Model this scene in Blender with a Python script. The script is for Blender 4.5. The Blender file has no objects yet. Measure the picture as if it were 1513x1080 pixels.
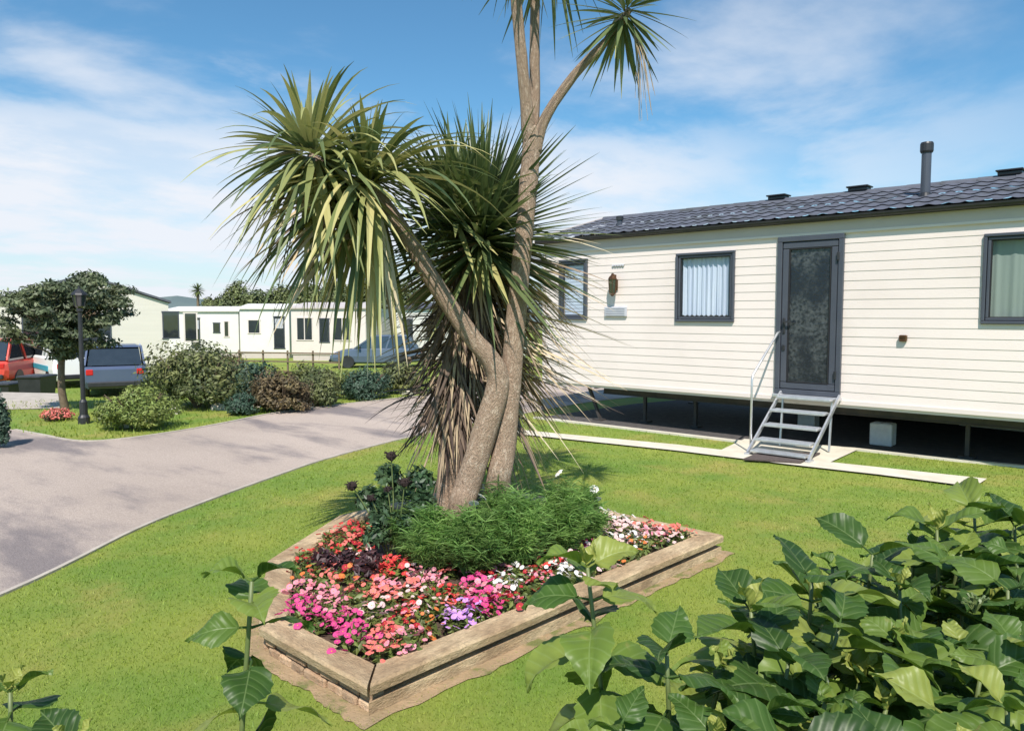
import bpy, bmesh, math, random
import numpy as np
from math import radians, sin, cos, pi, atan, sqrt, tan
from mathutils import Vector, Matrix, Quaternion, noise as mnoise

S = bpy.context.scene
COL = S.collection
rng = random.Random(11)
NR = np.random.default_rng(5)

# ------------------------------------------------------------------ camera
FPX, PW, PH, EYE = 1110.0, 1513.0, 1080.0, 1.7
YAW = radians(42.4); PIT = atan((540 - 464) / FPX)
cd = bpy.data.cameras.new('camera'); cam = bpy.data.objects.new('camera', cd); COL.objects.link(cam)
cam.location = (0, 0, EYE); cam.rotation_euler = (pi / 2 - PIT, 0, YAW)
cd.sensor_width = 36; cd.lens = 36 * FPX / PW; cd.clip_start = 0.05; cd.clip_end = 6000
S.camera = cam

# ------------------------------------------------------------------ light
SUN_EL, SUN_AZ = radians(52), radians(139)          # azimuth from +Y towards +X
sd = Vector((cos(SUN_EL) * sin(SUN_AZ), cos(SUN_EL) * cos(SUN_AZ), sin(SUN_EL)))
sl = bpy.data.lights.new('sun', 'SUN'); sl.energy = 4.8; sl.angle = radians(0.5); sl.color = (1.0, 0.925, 0.845)
so = bpy.data.objects.new('sun', sl); COL.objects.link(so); so.rotation_euler = sd.to_track_quat('Z', 'Y').to_euler()
so.location = (4, -6, 12)

W = bpy.data.worlds.new('World'); S.world = W; W.use_nodes = True
nt = W.node_tree; nt.nodes.clear()
def N(t, **k):
    n = nt.nodes.new(t)
    for a, b in k.items(): setattr(n, a, b)
    return n
def Lk(a, b): nt.links.new(a, b)
def M2(op, a, b=None, c=None, clamp=False):
    n = N('ShaderNodeMath', operation=op); n.use_clamp = clamp
    for i, v in enumerate((a, b, c)):
        if v is None: continue
        if isinstance(v, (int, float)): n.inputs[i].default_value = v
        else: Lk(v, n.inputs[i])
    return n.outputs[0]
def SS(v, lo, hi):
    n = N('ShaderNodeMapRange', interpolation_type='SMOOTHSTEP')
    Lk(v, n.inputs['Value']); n.inputs['From Min'].default_value = lo; n.inputs['From Max'].default_value = hi
    return n.outputs['Result']
sky = N('ShaderNodeTexSky', sky_type='NISHITA'); sky.sun_disc = False
sky.sun_elevation = SUN_EL; sky.sun_rotation = SUN_AZ; sky.altitude = 20; sky.air_density = 1.0; sky.dust_density = 0.6; sky.ozone_density = 2.2
tc = N('ShaderNodeTexCoord'); sx = N('ShaderNodeSeparateXYZ'); Lk(tc.outputs['Generated'], sx.inputs[0])
zc = M2('ADD', M2('MAXIMUM', sx.outputs['Z'], 0.0), 0.16)
cx = N('ShaderNodeCombineXYZ'); Lk(M2('DIVIDE', sx.outputs['X'], zc), cx.inputs[0]); Lk(M2('DIVIDE', sx.outputs['Y'], zc), cx.inputs[1])
def noise(vec, sc, det, rough, off=(0, 0, 0), scl=(1, 1, 1), dist=0.0):
    mp = N('ShaderNodeMapping'); Lk(vec, mp.inputs['Vector']); mp.inputs['Location'].default_value = off; mp.inputs['Scale'].default_value = scl
    n = N('ShaderNodeTexNoise'); Lk(mp.outputs[0], n.inputs['Vector'])
    n.inputs['Scale'].default_value = sc; n.inputs['Detail'].default_value = det; n.inputs['Roughness'].default_value = rough; n.inputs['Distortion'].default_value = dist
    return n.outputs['Fac']
n1 = noise(cx.outputs[0], 0.9, 9, 0.55, (2.3, 0.7, 0), dist=0.3)       # big soft cumulus sheets
n2 = noise(cx.outputs[0], 1.7, 8, 0.6, (5.2, 3.1, 0), (1.0, 0.7, 1))    # thin high wisps
# how far the sky direction leans towards the cloudy west
west = M2('ADD', M2('MULTIPLY', sx.outputs['X'], -0.94), M2('MULTIPLY', sx.outputs['Y'], 0.33))
bank = M2('MULTIPLY', SS(west, 0.55, 0.84), M2('SUBTRACT', 1.0, SS(M2('ADD', sx.outputs['Z'], M2('MULTIPLY', M2('SUBTRACT', n2, 0.5), 0.2)), 0.19, 0.26)))
lowb = M2('MULTIPLY', M2('SUBTRACT', 1.0, SS(sx.outputs['Z'], 0.0, 0.24)), M2('ADD', 0.35, M2('MULTIPLY', SS(n2, 0.4, 0.62), 0.65)))
hi = M2('MULTIPLY', SS(n1, 0.46, 0.66), M2('ADD', 0.05, M2('MULTIPLY', SS(west, 0.25, 0.8), 0.67)))
wisp = M2('MULTIPLY', SS(n2, 0.56, 0.72), 0.32)
cloud = M2('MAXIMUM', M2('MAXIMUM', M2('MULTIPLY', bank, M2('ADD', 0.6, M2('MULTIPLY', SS(n2, 0.35, 0.6), 0.4))), M2('MULTIPLY', lowb, M2('ADD', 0.07, M2('MULTIPLY', SS(west, 0.5, 0.9), 0.66)))), M2('MAXIMUM', hi, wisp), clamp=True)
cloud = M2('MINIMUM', cloud, 0.97)
gr = N('ShaderNodeMix', data_type='RGBA', blend_type='MULTIPLY'); gr.inputs['Factor'].default_value = 1.0
Lk(sky.outputs[0], gr.inputs[6]); gr.inputs[7].default_value = (0.70, 1.13, 1.25, 1)
mx = N('ShaderNodeMix', data_type='RGBA'); Lk(cloud, mx.inputs['Factor']); Lk(gr.outputs[2], mx.inputs[6]); mx.inputs[7].default_value = (7.3, 7.6, 8.2, 1)
bg = N('ShaderNodeBackground'); Lk(mx.outputs[2], bg.inputs['Color']); bg.inputs['Strength'].default_value = 0.09
ow = N('ShaderNodeOutputWorld'); Lk(bg.outputs[0], ow.inputs['Surface'])

S.view_settings.view_transform = 'Standard'; S.view_settings.look = 'None'; S.view_settings.exposure = 0.4; S.view_settings.gamma = 1

# ------------------------------------------------------------------ helpers
F0 = Vector((-sin(YAW), cos(YAW), 0)); RT = Vector((cos(YAW), sin(YAW), 0))
FW = F0 * cos(PIT) + Vector((0, 0, -sin(PIT))); UP = F0 * sin(PIT) + Vector((0, 0, cos(PIT)))
EYEV = Vector((0, 0, EYE))
def ray(x, y): return FW + RT * ((x - PW / 2) / FPX) + UP * ((PH / 2 - y) / FPX)
def at(x, y, D): return EYEV + ray(x, y) * D                      # survey point at a depth in metres
def onz(x, y, z=0.0):
    d = ray(x, y); return EYEV + d * ((z - EYE) / d.z)            # survey point on a level
GD = Vector((-0.86, 0.51, 0))
def T(p):                                                          # terrain height: a bank beyond the road
    s = p[0] * GD.x + p[1] * GD.y
    return -0.14 * min(max(s - 16.5, 0), 4.5) - 0.012 * max(0, s - 21)
def onT(x, D):                                                     # ground point along a sight line column
    p = at(x, 464, D); return Vector((p.x, p.y, T(p)))

class MB:
    def __init__(s): s.v = []; s.f = []; s.r = []; s.uv = []; s.mi = []
    def add(s, vs, fs, rnd=0.5, uvs=None, mi=0):
        o = len(s.v); s.v += [tuple(v) for v in vs]; s.f += [tuple(i + o for i in f) for f in fs]
        s.r += [rnd] * len(vs); s.uv += uvs if uvs else [(0, 0)] * len(vs); s.mi += [mi] * len(fs); return s
    def box(s, c, d, rz=0, rnd=0.5, mi=0, bev=0.0):
        x, y, z = d[0] / 2, d[1] / 2, d[2] / 2; m = Matrix.Rotation(rz, 3, 'Z'); c = Vector(c)
        b = min(bev, x * .9, y * .9, z * .9)
        if b <= 0:
            vs = [c + m @ Vector((i * x, j * y, k * z)) for k in (-1, 1) for j in (-1, 1) for i in (-1, 1)]
            fs = [(0, 2, 3, 1), (4, 5, 7, 6), (0, 1, 5, 4), (2, 6, 7, 3), (0, 4, 6, 2), (1, 3, 7, 5)]
        else:
            vs = []; fs = []
            for k in (-1, 1):
                for j in (-1, 1):
                    for i in (-1, 1):
                        vs += [c + m @ Vector((i * x, j * (y - b), k * (z - b))), c + m @ Vector((i * (x - b), j * y, k * (z - b))), c + m @ Vector((i * (x - b), j * (y - b), k * z))]
            I = lambda i, j, k, a: ((k > 0) * 4 + (j > 0) * 2 + (i > 0)) * 3 + a
            for a, o1, o2 in ((0, 1, 2), (1, 2, 0), (2, 0, 1)):
                for sgn in (-1, 1):
                    q = []
                    for u, w in ((-1, -1), (1, -1), (1, 1), (-1, 1)):
                        t = [0, 0, 0]; t[a] = sgn; t[o1] = u; t[o2] = w; q.append(I(*t, a))
                    fs.append(tuple(q if sgn > 0 else q[::-1]))
            for a, o1, o2 in ((0, 1, 2), (1, 2, 0), (2, 0, 1)):      # edges along axis a
                for u in (-1, 1):
                    for w in (-1, 1):
                        t = [0, 0, 0]; t[o1] = u; t[o2] = w; q = []
                        for sa, ax in ((-1, o1), (1, o1), (1, o2), (-1, o2)):
                            t[a] = sa; q.append(I(*t, ax))
                        fs.append(tuple(q if u * w < 0 else q[::-1]))
            for k in (-1, 1):
                for j in (-1, 1):
                    for i in (-1, 1):
                        q = (I(i, j, k, 0), I(i, j, k, 1), I(i, j, k, 2)); fs.append(q if i * j * k > 0 else q[::-1])
        return s.add(vs, fs, rnd, None, mi)
    def bar(s, p0, p1, w, h=None, up=(0, 0, 1), rnd=0.5, mi=0):
        p0, p1 = Vector(p0), Vector(p1); d = (p1 - p0).normalized(); h = h or w
        a = d.cross(Vector(up))
        if a.length < 1e-4: a = d.cross(Vector((0, 1, 0)))
        a.normalize(); b = a.cross(d).normalized(); a = a * w / 2; b = b * h / 2
        vs = [p + i * a + j * b for p in (p0, p1) for i, j in ((-1, -1), (1, -1), (1, 1), (-1, 1))]
        return s.add(vs, [(3, 2, 1, 0), (4, 5, 6, 7), (0, 1, 5, 4), (1, 2, 6, 5), (2, 3, 7, 6), (3, 0, 4, 7)], rnd, None, mi)
    def tube(s, pts, rad, n=8, cap=True, rnd=0.5, wob=0.0, mi=0):
        pts = [Vector(p) for p in pts]; rad = rad if hasattr(rad, '__len__') else [rad] * len(pts)
        vs = []; uvs = []; a = None; Ls = 0
        for i, p in enumerate(pts):
            d = (pts[min(i + 1, len(pts) - 1)] - pts[max(i - 1, 0)]).normalized()
            if a is None:
                a = d.cross(Vector((0, 0, 1)))
                if a.length < 1e-3: a = d.cross(Vector((0, 1, 0)))
            a = (a - d * a.dot(d)).normalized(); b = d.cross(a)
            if i: Ls += (p - pts[i - 1]).length
            for k in range(n):
                th = 2 * pi * k / n
                r = rad[i] * (1 + wob * (mnoise.noise(Vector((cos(th) * 1.3, sin(th) * 1.3, Ls * 4))) + .7 * mnoise.noise(Vector((cos(th) * 4, sin(th) * 4, Ls * 13)))))
                vs.append(p + (a * cos(th) + b * sin(th)) * r); uvs.append((k / n, Ls))
        fs = [(i * n + k, i * n + (k + 1) % n, (i + 1) * n + (k + 1) % n, (i + 1) * n + k) for i in range(len(pts) - 1) for k in range(n)]
        if cap: fs += [tuple(range(n))[::-1], tuple(range((len(pts) - 1) * n, len(pts) * n))]
        return s.add(vs, fs, rnd, uvs, mi)
    def lathe(s, c, prof, n=16, axis=(0, 0, 1), rnd=0.5, mi=0):
        c = Vector(c); q = Vector((0, 0, 1)).rotation_difference(Vector(axis)); vs = []
        for r, z in prof: vs += [c + q @ Vector((r * cos(2 * pi * k / n), r * sin(2 * pi * k / n), z)) for k in range(n)]
        fs = [(i * n + k, i * n + (k + 1) % n, (i + 1) * n + (k + 1) % n, (i + 1) * n + k) for i in range(len(prof) - 1) for k in range(n)]
        fs += [tuple(range(n))[::-1], tuple(range((len(prof) - 1) * n, len(prof) * n))]
        return s.add(vs, fs, rnd, None, mi)
    def prism(s, poly, z0, z1, rnd=0.5, mi=0):
        n = len(poly); vs = [(p[0], p[1], z0) for p in poly] + [(p[0], p[1], z1) for p in poly]
        fs = [tuple(range(n))[::-1], tuple(range(n, 2 * n))] + [(i, (i + 1) % n, n + (i + 1) % n, n + i) for i in range(n)]
        return s.add(vs, fs, rnd, None, mi)
    def build(s, name, mat, parent=None, smooth=False, world=True):
        off = Vector((0, 0, 0)); o = parent
        while o is not None and world: off += o.location; o = o.parent
        me = bpy.data.meshes.new(name)
        me.from_pydata([(v[0] - off.x, v[1] - off.y, v[2] - off.z) for v in s.v], [], s.f)
        at_ = me.attributes.new('rnd', 'FLOAT', 'POINT'); at_.data.foreach_set('value', np.array(s.r, dtype=np.float32))
        if any(u != (0, 0) for u in s.uv):
            ul = me.uv_layers.new(name='UVMap'); idx = np.zeros(len(me.loops), dtype=np.int32); me.loops.foreach_get('vertex_index', idx)
            ul.data.foreach_set('uv', np.array(s.uv, dtype=np.float32)[idx].ravel())
        mats = mat if isinstance(mat, (list, tuple)) else [mat]
        for m in mats: me.materials.append(m)
        if len(mats) > 1: me.polygons.foreach_set('material_index', np.array(s.mi, dtype=np.int32))
        if smooth: me.polygons.foreach_set('use_smooth', np.ones(len(me.polygons), dtype=bool))
        me.validate(); me.update()
        ob = bpy.data.objects.new(name, me); COL.objects.link(ob)
        if parent: ob.parent = parent
        return ob
def npmesh(name, V, Fc, R, mat, parent=None):                       # fast mesh from arrays (all faces the same size)
    off = Vector((0, 0, 0)); o = parent
    while o is not None: off += o.location; o = o.parent
    V = V - np.array(off); me = bpy.data.meshes.new(name); k = Fc.shape[1]
    me.vertices.add(len(V)); me.vertices.foreach_set('co', V.astype(np.float32).ravel())
    me.loops.add(Fc.size); me.loops.foreach_set('vertex_index', Fc.astype(np.int32).ravel())
    me.polygons.add(len(Fc)); me.polygons.foreach_set('loop_start', np.arange(0, Fc.size, k, dtype=np.int32))
    at_ = me.attributes.new('rnd', 'FLOAT', 'POINT'); at_.data.foreach_set('value', R.astype(np.float32))
    me.materials.append(mat); me.update(calc_edges=True); me.validate()
    ob = bpy.data.objects.new(name, me); COL.objects.link(ob)
    if parent: ob.parent = parent
    return ob
def tag(o, label=None, cat=None, group=None, kind=None):
    if label: o['label'] = label
    if cat: o['category'] = cat
    if group: o['group'] = group
    if kind: o['kind'] = kind
    return o
def thing(name, label, cat, loc=(0, 0, 0), rz=0, group=None):
    o = bpy.data.objects.new(name, None); COL.objects.link(o); o.location = loc; o.rotation_euler = (0, 0, rz); o.empty_display_size = .2
    return tag(o, label, cat, group)
def struct(o): o['kind'] = 'structure'; return o

# ------------------------------------------------------------------ materials
def mat(name, c1, c2=None, scale=4.0, rough=0.7, bump=0.0, bscale=60.0, rnd=0.0, transl=0.0, metal=0.0, spec=0.5, stretch=(1, 1, 1),
        c3=None, s3=0.6, lo3=0.5, hi3=0.68, det=6, coord='pos', rndmix=None, tcol=None, ior=1.5, speck=0.0, ssc=160):
    m = bpy.data.materials.new(name); m.use_nodes = True; t = m.node_tree; t.nodes.clear()
    n = lambda k: t.nodes.new(k); l = t.links.new
    out = n('ShaderNodeOutputMaterial'); p = n('ShaderNodeBsdfPrincipled')
    p.inputs['Roughness'].default_value = rough; p.inputs['Metallic'].default_value = metal; p.inputs['Specular IOR Level'].default_value = spec; p.inputs['IOR'].default_value = ior
    if coord == 'pos': src = n('ShaderNodeNewGeometry').outputs['Position']
    elif coord == 'uv': src = n('ShaderNodeTexCoord').outputs['UV']
    else: src = n('ShaderNodeTexCoord').outputs['Object']
    mp = n('ShaderNodeMapping'); l(src, mp.inputs[0]); mp.inputs['Scale'].default_value = stretch
    def nz(sc, d=det, rg=0.6):
        k = n('ShaderNodeTexNoise'); l(mp.outputs[0], k.inputs['Vector']); k.inputs['Scale'].default_value = sc; k.inputs['Detail'].default_value = d; k.inputs['Roughness'].default_value = rg
        return k.outputs['Fac']
    def mixc(f, a, b):
        k = n('ShaderNodeMix'); k.data_type = 'RGBA'
        if isinstance(f, float): k.inputs['Factor'].default_value = f
        else: l(f, k.inputs['Factor'])
        for i, v in ((6, a), (7, b)):
            if isinstance(v, (tuple, list)): k.inputs[i].default_value = (*v, 1)
            else: l(v, k.inputs[i])
        return k.outputs[2]
    def rng_(v, lo, hi):
        k = n('ShaderNodeMapRange'); k.interpolation_type = 'SMOOTHSTEP'; l(v, k.inputs['Value']); k.inputs['From Min'].default_value = lo; k.inputs['From Max'].default_value = hi
        return k.outputs['Result']
    col = None
    att = n('ShaderNodeAttribute'); att.attribute_name = 'rnd'
    if c2: col = mixc(rng_(nz(scale), 0.3, 0.7), c1, c2)
    if rndmix:                                                       # several tints picked by each leaf's own number
        cr = n('ShaderNodeValToRGB'); l(att.outputs['Fac'], cr.inputs[0]); e = cr.color_ramp.elements
        for i, (ps, c) in enumerate(rndmix):
            el = e[i] if i < 2 else e.new(ps)
            el.position = ps; el.color = (*c, 1)
        col = mixc(0.45, cr.outputs[0], col) if col is not None and c1 else cr.outputs[0]
    if c3: col = mixc(rng_(nz(s3, 5), lo3, hi3), col if col is not None else c1, c3)
    if rnd > 0:
        mr = n('ShaderNodeMapRange'); l(att.outputs['Fac'], mr.inputs['Value']); mr.inputs['To Min'].default_value = 1 - rnd; mr.inputs['To Max'].default_value = 1 + rnd
        k = n('ShaderNodeMix'); k.data_type = 'RGBA'; k.blend_type = 'MULTIPLY'; k.inputs['Factor'].default_value = 1
        if col is None: k.inputs[6].default_value = (*c1, 1)
        else: l(col, k.inputs[6])
        l(mr.outputs[0], k.inputs[7]); col = k.outputs[2]
    if speck:                                                        # aggregate / grain
        mr = n('ShaderNodeMapRange'); l(nz(ssc, 3, .8), mr.inputs['Value']); mr.inputs['From Min'].default_value = .3; mr.inputs['From Max'].default_value = .7; mr.inputs['To Min'].default_value = 1 - speck; mr.inputs['To Max'].default_value = 1 + speck
        k = n('ShaderNodeMix'); k.data_type = 'RGBA'; k.blend_type = 'MULTIPLY'; k.inputs['Factor'].default_value = 1; l(col, k.inputs[6]); l(mr.outputs[0], k.inputs[7]); col = k.outputs[2]
    if col is None: p.inputs['Base Color'].default_value = (*c1, 1)
    else: l(col, p.inputs['Base Color'])
    if bump:
        b = n('ShaderNodeBump'); b.inputs['Strength'].default_value = min(1, bump); b.inputs['Distance'].default_value = 0.02 * max(1, bump)
        l(nz(bscale, 8, .65), b.inputs['Height']); l(b.outputs[0], p.inputs['Normal'])
    if transl:
        tr = n('ShaderNodeBsdfTranslucent')
        if tcol: tr.inputs[0].default_value = (*tcol, 1)
        elif col is not None: l(col, tr.inputs[0])
        else: tr.inputs[0].default_value = (*c1, 1)
        ms = n('ShaderNodeMixShader'); ms.inputs[0].default_value = transl; l(p.outputs[0], ms.inputs[1]); l(tr.outputs[0], ms.inputs[2]); l(ms.outputs[0], out.inputs[0])
    else: l(p.outputs[0], out.inputs[0])
    return m

G = {}
G['lawn'] = mat('lawn_turf', (0.13, 0.22, 0.024), (0.245, 0.285, 0.04), .8, .9, .6, 220, c3=(0.29, 0.27, 0.06), s3=1.1, lo3=.48, hi3=.74)
G['blade'] = mat('grass_blade', (0.145, 0.26, 0.026), (0.285, 0.325, 0.046), .8, .6, transl=.3, rnd=.32, c3=(0.35, 0.33, 0.075), s3=1.1, lo3=.48, hi3=.74, tcol=(0.26, 0.38, 0.035))
G['asphalt'] = mat('worn_asphalt', (0.36, 0.295, 0.25), (0.45, 0.37, 0.315), .5, .9, .5, 170, c3=(0.20, 0.17, 0.165), s3=1.1, lo3=.47, hi3=.66, stretch=(.35, 1, 1), speck=.2, ssc=90)
G['concrete'] = mat('pale_concrete', (0.52, 0.48, 0.39), (0.62, 0.58, 0.48), 3, .9, .3, 90)
G['kerbstone'] = mat('kerb_concrete', (0.36, 0.32, 0.27), (0.47, 0.42, 0.36), 5, .9, .4, 60)
G['slab_shade'] = mat('shade_toned_hardstanding', (0.06, 0.055, 0.055), (0.10, 0.09, 0.085), 9, .95, .9, 60)  # slab colour darkened to stand in for the shade under the caravan
G['soil'] = mat('bed_soil', (0.07, 0.045, 0.03), (0.12, 0.08, 0.055), 8, .95, 1.0, 30)
G['earth'] = mat('dry_earth', (0.42, 0.29, 0.17), (0.30, 0.22, 0.12), 6, .95, .8, 60, c3=(0.16, 0.17, 0.05), s3=5, lo3=.5, hi3=.62)
G['hill'] = mat('far_hill', (0.10, 0.14, 0.14), (0.13, 0.17, 0.16), .01, .9)
G['siding'] = mat('cream_cladding', (0.725, 0.64, 0.60), (0.76, 0.675, 0.63), .9, .42, .06, 40, c3=(0.69, 0.605, 0.56), s3=.5)
G['trim'] = mat('cream_trim', (0.71, 0.635, 0.59), (0.68, 0.60, 0.56), 2, .4)
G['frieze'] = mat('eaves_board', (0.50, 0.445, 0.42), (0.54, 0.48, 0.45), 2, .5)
G['roof'] = mat('slate_grey_metal_tile', (0.085, 0.092, 0.115), (0.115, 0.122, 0.15), 2.4, .65, .12, 90, spec=.15, c3=(0.07, 0.075, 0.08), s3=1.8)
G['black'] = mat('black_plastic', (0.018, 0.019, 0.022), (0.03, 0.03, 0.034), 6, .42)
G['anth'] = mat('anthracite_upvc', (0.055, 0.062, 0.082), (0.068, 0.075, 0.095), 3, .38)
G['gasket'] = mat('rubber_gasket', (0.012, 0.012, 0.014), None, rough=.6)
G['curtain'] = mat('pale_blue_net', (0.60, 0.66, 0.82), (0.72, 0.77, 0.90), 7, .85, stretch=(1, 1, .12), transl=.2)
G['blind'] = mat('sage_blind', (0.21, 0.25, 0.22), (0.25, 0.29, 0.26), 2, .8, stretch=(1, 1, .15))
G['alu'] = mat('aluminium', (0.55, 0.56, 0.58), (0.66, 0.67, 0.69), 12, .34, .1, 200, metal=.65)
G['steel'] = mat('painted_chassis_steel', (0.035, 0.033, 0.032), (0.06, 0.05, 0.045), 8, .6)
G['brass'] = mat('aged_bronze', (0.10, 0.05, 0.03), (0.15, 0.08, 0.04), 20, .35, metal=.6)
G['greyplate'] = mat('grey_plate', (0.42, 0.43, 0.48), (0.47, 0.48, 0.52), 8, .5)
G['block'] = mat('concrete_block', (0.62, 0.62, 0.64), (0.72, 0.72, 0.73), 12, .9, .6, 60)
G['mat'] = mat('coir_mat', (0.085, 0.065, 0.06), (0.13, 0.10, 0.09), 30, .95, 1, 120)
G['timber'] = mat('weathered_sleeper', (0.44, 0.31, 0.18), (0.33, 0.225, 0.13), 5, .85, .8, 45, stretch=(3, 1.1, 3), c3=(0.58, 0.44, 0.27), s3=2, lo3=.4, hi3=.66, speck=.3, ssc=14)
G['timberx'] = mat('weathered_sleeper_across', (0.44, 0.31, 0.18), (0.33, 0.225, 0.13), 5, .85, .8, 45, stretch=(1.1, 3, 3), c3=(0.58, 0.44, 0.27), s3=2, lo3=.4, hi3=.66, speck=.3, ssc=14)
G['brick'] = mat('rough_brick', (0.40, 0.24, 0.14), (0.52, 0.37, 0.24), 9, .9, 1.0, 40, rnd=.35)
G['trunk'] = mat('cordyline_bark', (0.45, 0.325, 0.23), (0.31, 0.215, 0.15), 9, .9, 1.3, 16, coord='uv', stretch=(4, 3.2, 1), c3=(0.56, 0.44, 0.33), s3=5, speck=.25, ssc=22, lo3=.5, hi3=.66)
G['leafA'] = mat('cordyline_leaf', None, None, rough=.42, transl=.22, spec=.5, rndmix=[(0, (0.06, 0.095, 0.038)), (.35, (0.15, 0.19, 0.07)), (.65, (0.32, 0.33, 0.12)), (1, (0.56, 0.49, 0.22))])
G['leafD'] = mat('dead_cordyline_leaf', None, None, rough=.8, transl=.12, rndmix=[(0, (0.08, 0.055, 0.045)), (.3, (0.25, 0.18, 0.13)), (.65, (0.50, 0.39, 0.25)), (1, (0.70, 0.60, 0.42))])
G['cosmos'] = mat('feathery_green', (0.16, 0.31, 0.08), (0.26, 0.41, 0.11), 5, .6, transl=.5, rnd=.5)
G['darkfol'] = mat('deep_green_leaf', (0.035, 0.075, 0.035), (0.07, 0.12, 0.05), 6, .45, transl=.18, rnd=.5)
G['maroonfol'] = mat('maroon_leaf', (0.03, 0.012, 0.016), (0.05, 0.02, 0.022), 6, .5, rnd=.5)
G['bedfol'] = mat('bedding_leaf', (0.09, 0.14, 0.03), (0.17, 0.19, 0.05), 6, .5, transl=.25, rnd=.5)
G['seed'] = mat('dried_seed_head', (0.03, 0.016, 0.016), (0.05, 0.03, 0.025), 60, .9, 1, 200)
G['stem'] = mat('green_stem', (0.09, 0.13, 0.04), (0.14, 0.17, 0.06), 14, .5)
G['woody'] = mat('woody_stem', (0.13, 0.09, 0.06), (0.20, 0.15, 0.10), 20, .8, .6, 80)
for nm, c in dict(scarlet=(0.66, 0.05, 0.055), coral=(0.78, 0.20, 0.17), magenta=(0.62, 0.06, 0.24), pink=(0.80, 0.30, 0.38), lilac=(0.62, 0.33, 0.72), white=(0.85, 0.82, 0.78), blush=(0.82, 0.56, 0.55), orange=(0.70, 0.20, 0.05), crimson=(0.42, 0.015, 0.03)).items():
    G['p_' + nm] = mat(nm + '_petal', c, tuple(min(.9, v * 1.18 + .015) for v in c), 40, .6, transl=.3)
G['pollen'] = mat('yellow_pollen', (0.65, 0.45, 0.06), None, rough=.9)

def glassmat(name, tint, rough=.03, bump=0, bsc=60, ior=1.9):
    return mat(name, tint, tuple(v * 1.3 for v in tint), 4, rough, bump, bsc, ior=ior, spec=.6)
G['glass'] = glassmat('dark_window_glass', (0.02, 0.025, 0.03))
G['obscure'] = mat('obscured_door_glass', (0.008, 0.010, 0.014), (0.075, 0.082, 0.085), 24, .10, .3, 34, ior=1.6, c3=(0.012, 0.014, 0.02), s3=2.2, lo3=.44, hi3=.6)
def clearpane(name):
    m = bpy.data.materials.new(name); m.use_nodes = True; t = m.node_tree; t.nodes.clear(); n = t.nodes.new
    o = n('ShaderNodeOutputMaterial'); a = n('ShaderNodeBsdfTransparent'); b = n('ShaderNodeBsdfGlossy'); b.inputs['Roughness'].default_value = .02
    a.inputs[0].default_value = (.93, .96, .96, 1)
    lw = n('ShaderNodeLayerWeight'); lw.inputs['Blend'].default_value = .3; f = n('ShaderNodeMath'); f.operation = 'MULTIPLY_ADD'; t.links.new(lw.outputs['Facing'], f.inputs[0]); f.inputs[1].default_value = .22; f.inputs[2].default_value = .03; x = n('ShaderNodeMixShader')
    t.links.new(f.outputs[0], x.inputs[0]); t.links.new(a.outputs[0], x.inputs[1]); t.links.new(b.outputs[0], x.inputs[2]); t.links.new(x.outputs[0], o.inputs[0])
    return m
G['pane'] = clearpane('clear_pane')
# ================================================================== setting
def sheet(name, poly, z, m):
    b = MB(); b.add([(p[0], p[1], z) for p in poly], [tuple(range(len(poly)))])
    o = b.build(name, m)
    bm = bmesh.new(); bm.from_mesh(o.data); bmesh.ops.triangulate(bm, faces=bm.faces[:])
    for f in bm.faces:
        if f.normal.z < 0: f.normal_flip()
    bm.to_mesh(o.data); bm.free(); return struct(o)
# terrain: one sheet, bank breaks at s=16.5 and 21
b = MB(); ss = [-900, 16.5, 21.0, 2600]; tt = [-2600, 2600]; TD = Vector((-GD.y, GD.x, 0)); GDn = GD.normalized()
for s_ in ss:
    for t_ in tt:
        p = GDn * (s_ / GD.length) + TD.normalized() * t_; b.v.append((p.x, p.y, T(p))); b.r.append(.5); b.uv.append((0, 0))
for i in range(3): b.f.append((2 * i, 2 * i + 1, 2 * i + 3, 2 * i + 2)); b.mi.append(0)
g_ = struct(b.build('ground', G['lawn']))
bm = bmesh.new(); bm.from_mesh(g_.data); bmesh.ops.recalc_face_normals(bm, faces=bm.faces[:])
for f in bm.faces:
    if f.normal.z < 0: f.normal_flip()
bm.to_mesh(g_.data); bm.free()

def smooth_line(pts, k=6):                                           # Catmull-Rom through survey points
    P = [Vector((p[0], p[1], 0)) for p in pts]; out = []
    for i in range(len(P) - 1):
        a, b_, c, d = P[max(i - 1, 0)], P[i], P[i + 1], P[min(i + 2, len(P) - 1)]
        for j in range(k):
            t = j / k; out.append(.5 * ((2 * b_) + (c - a) * t + (2 * a - 5 * b_ + 4 * c - d) * t * t + (3 * b_ - a - 3 * c + d) * t ** 3))
    return out + [P[-1]]
near_edge = smooth_line([(-3.6, -3), (-4.65, -.2), (-5.28, 1.19), (-6.12, 2.3), (-6.55, 3.03), (-7.03, 3.97), (-7.5, 5.0), (-7.95, 6.5), (-8.25, 8.0), (-8.5, 10), (-8.6, 12.2), (-8.0, 13.7), (-6, 14.2), (4, 14.4)])
vg = [onz(*p) for p in ((20, 634), (60, 643), (110, 652), (165, 651), (250, 640), (330, 626), (400, 612), (480, 601), (560, 592), (640, 583))]
far_edge = smooth_line([(-13.4, 3.05)] + [(p.x, p.y) for p in vg[1:]] + [(-12.4, 12), (-12.0, 15), (-10.5, 17.5), (-7, 19), (4, 19.6)])
side_lower = [(-24, -1.5), (-16.5, 2.2)]
sheet('road', near_edge + [(4, 19.6)] + far_edge[::-1][1:] + [(-16.0, 3.35), (-18.4, 2.6), (-18.6, -3), (-9, -6)], 0.008, G['asphalt'])
sheet('driveway', [onz(88, 604), onz(0, 606), onz(-60, 606), onz(-60, 579), onz(0, 580), onz(92, 582)], 0.012, G['kerbstone'])
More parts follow.
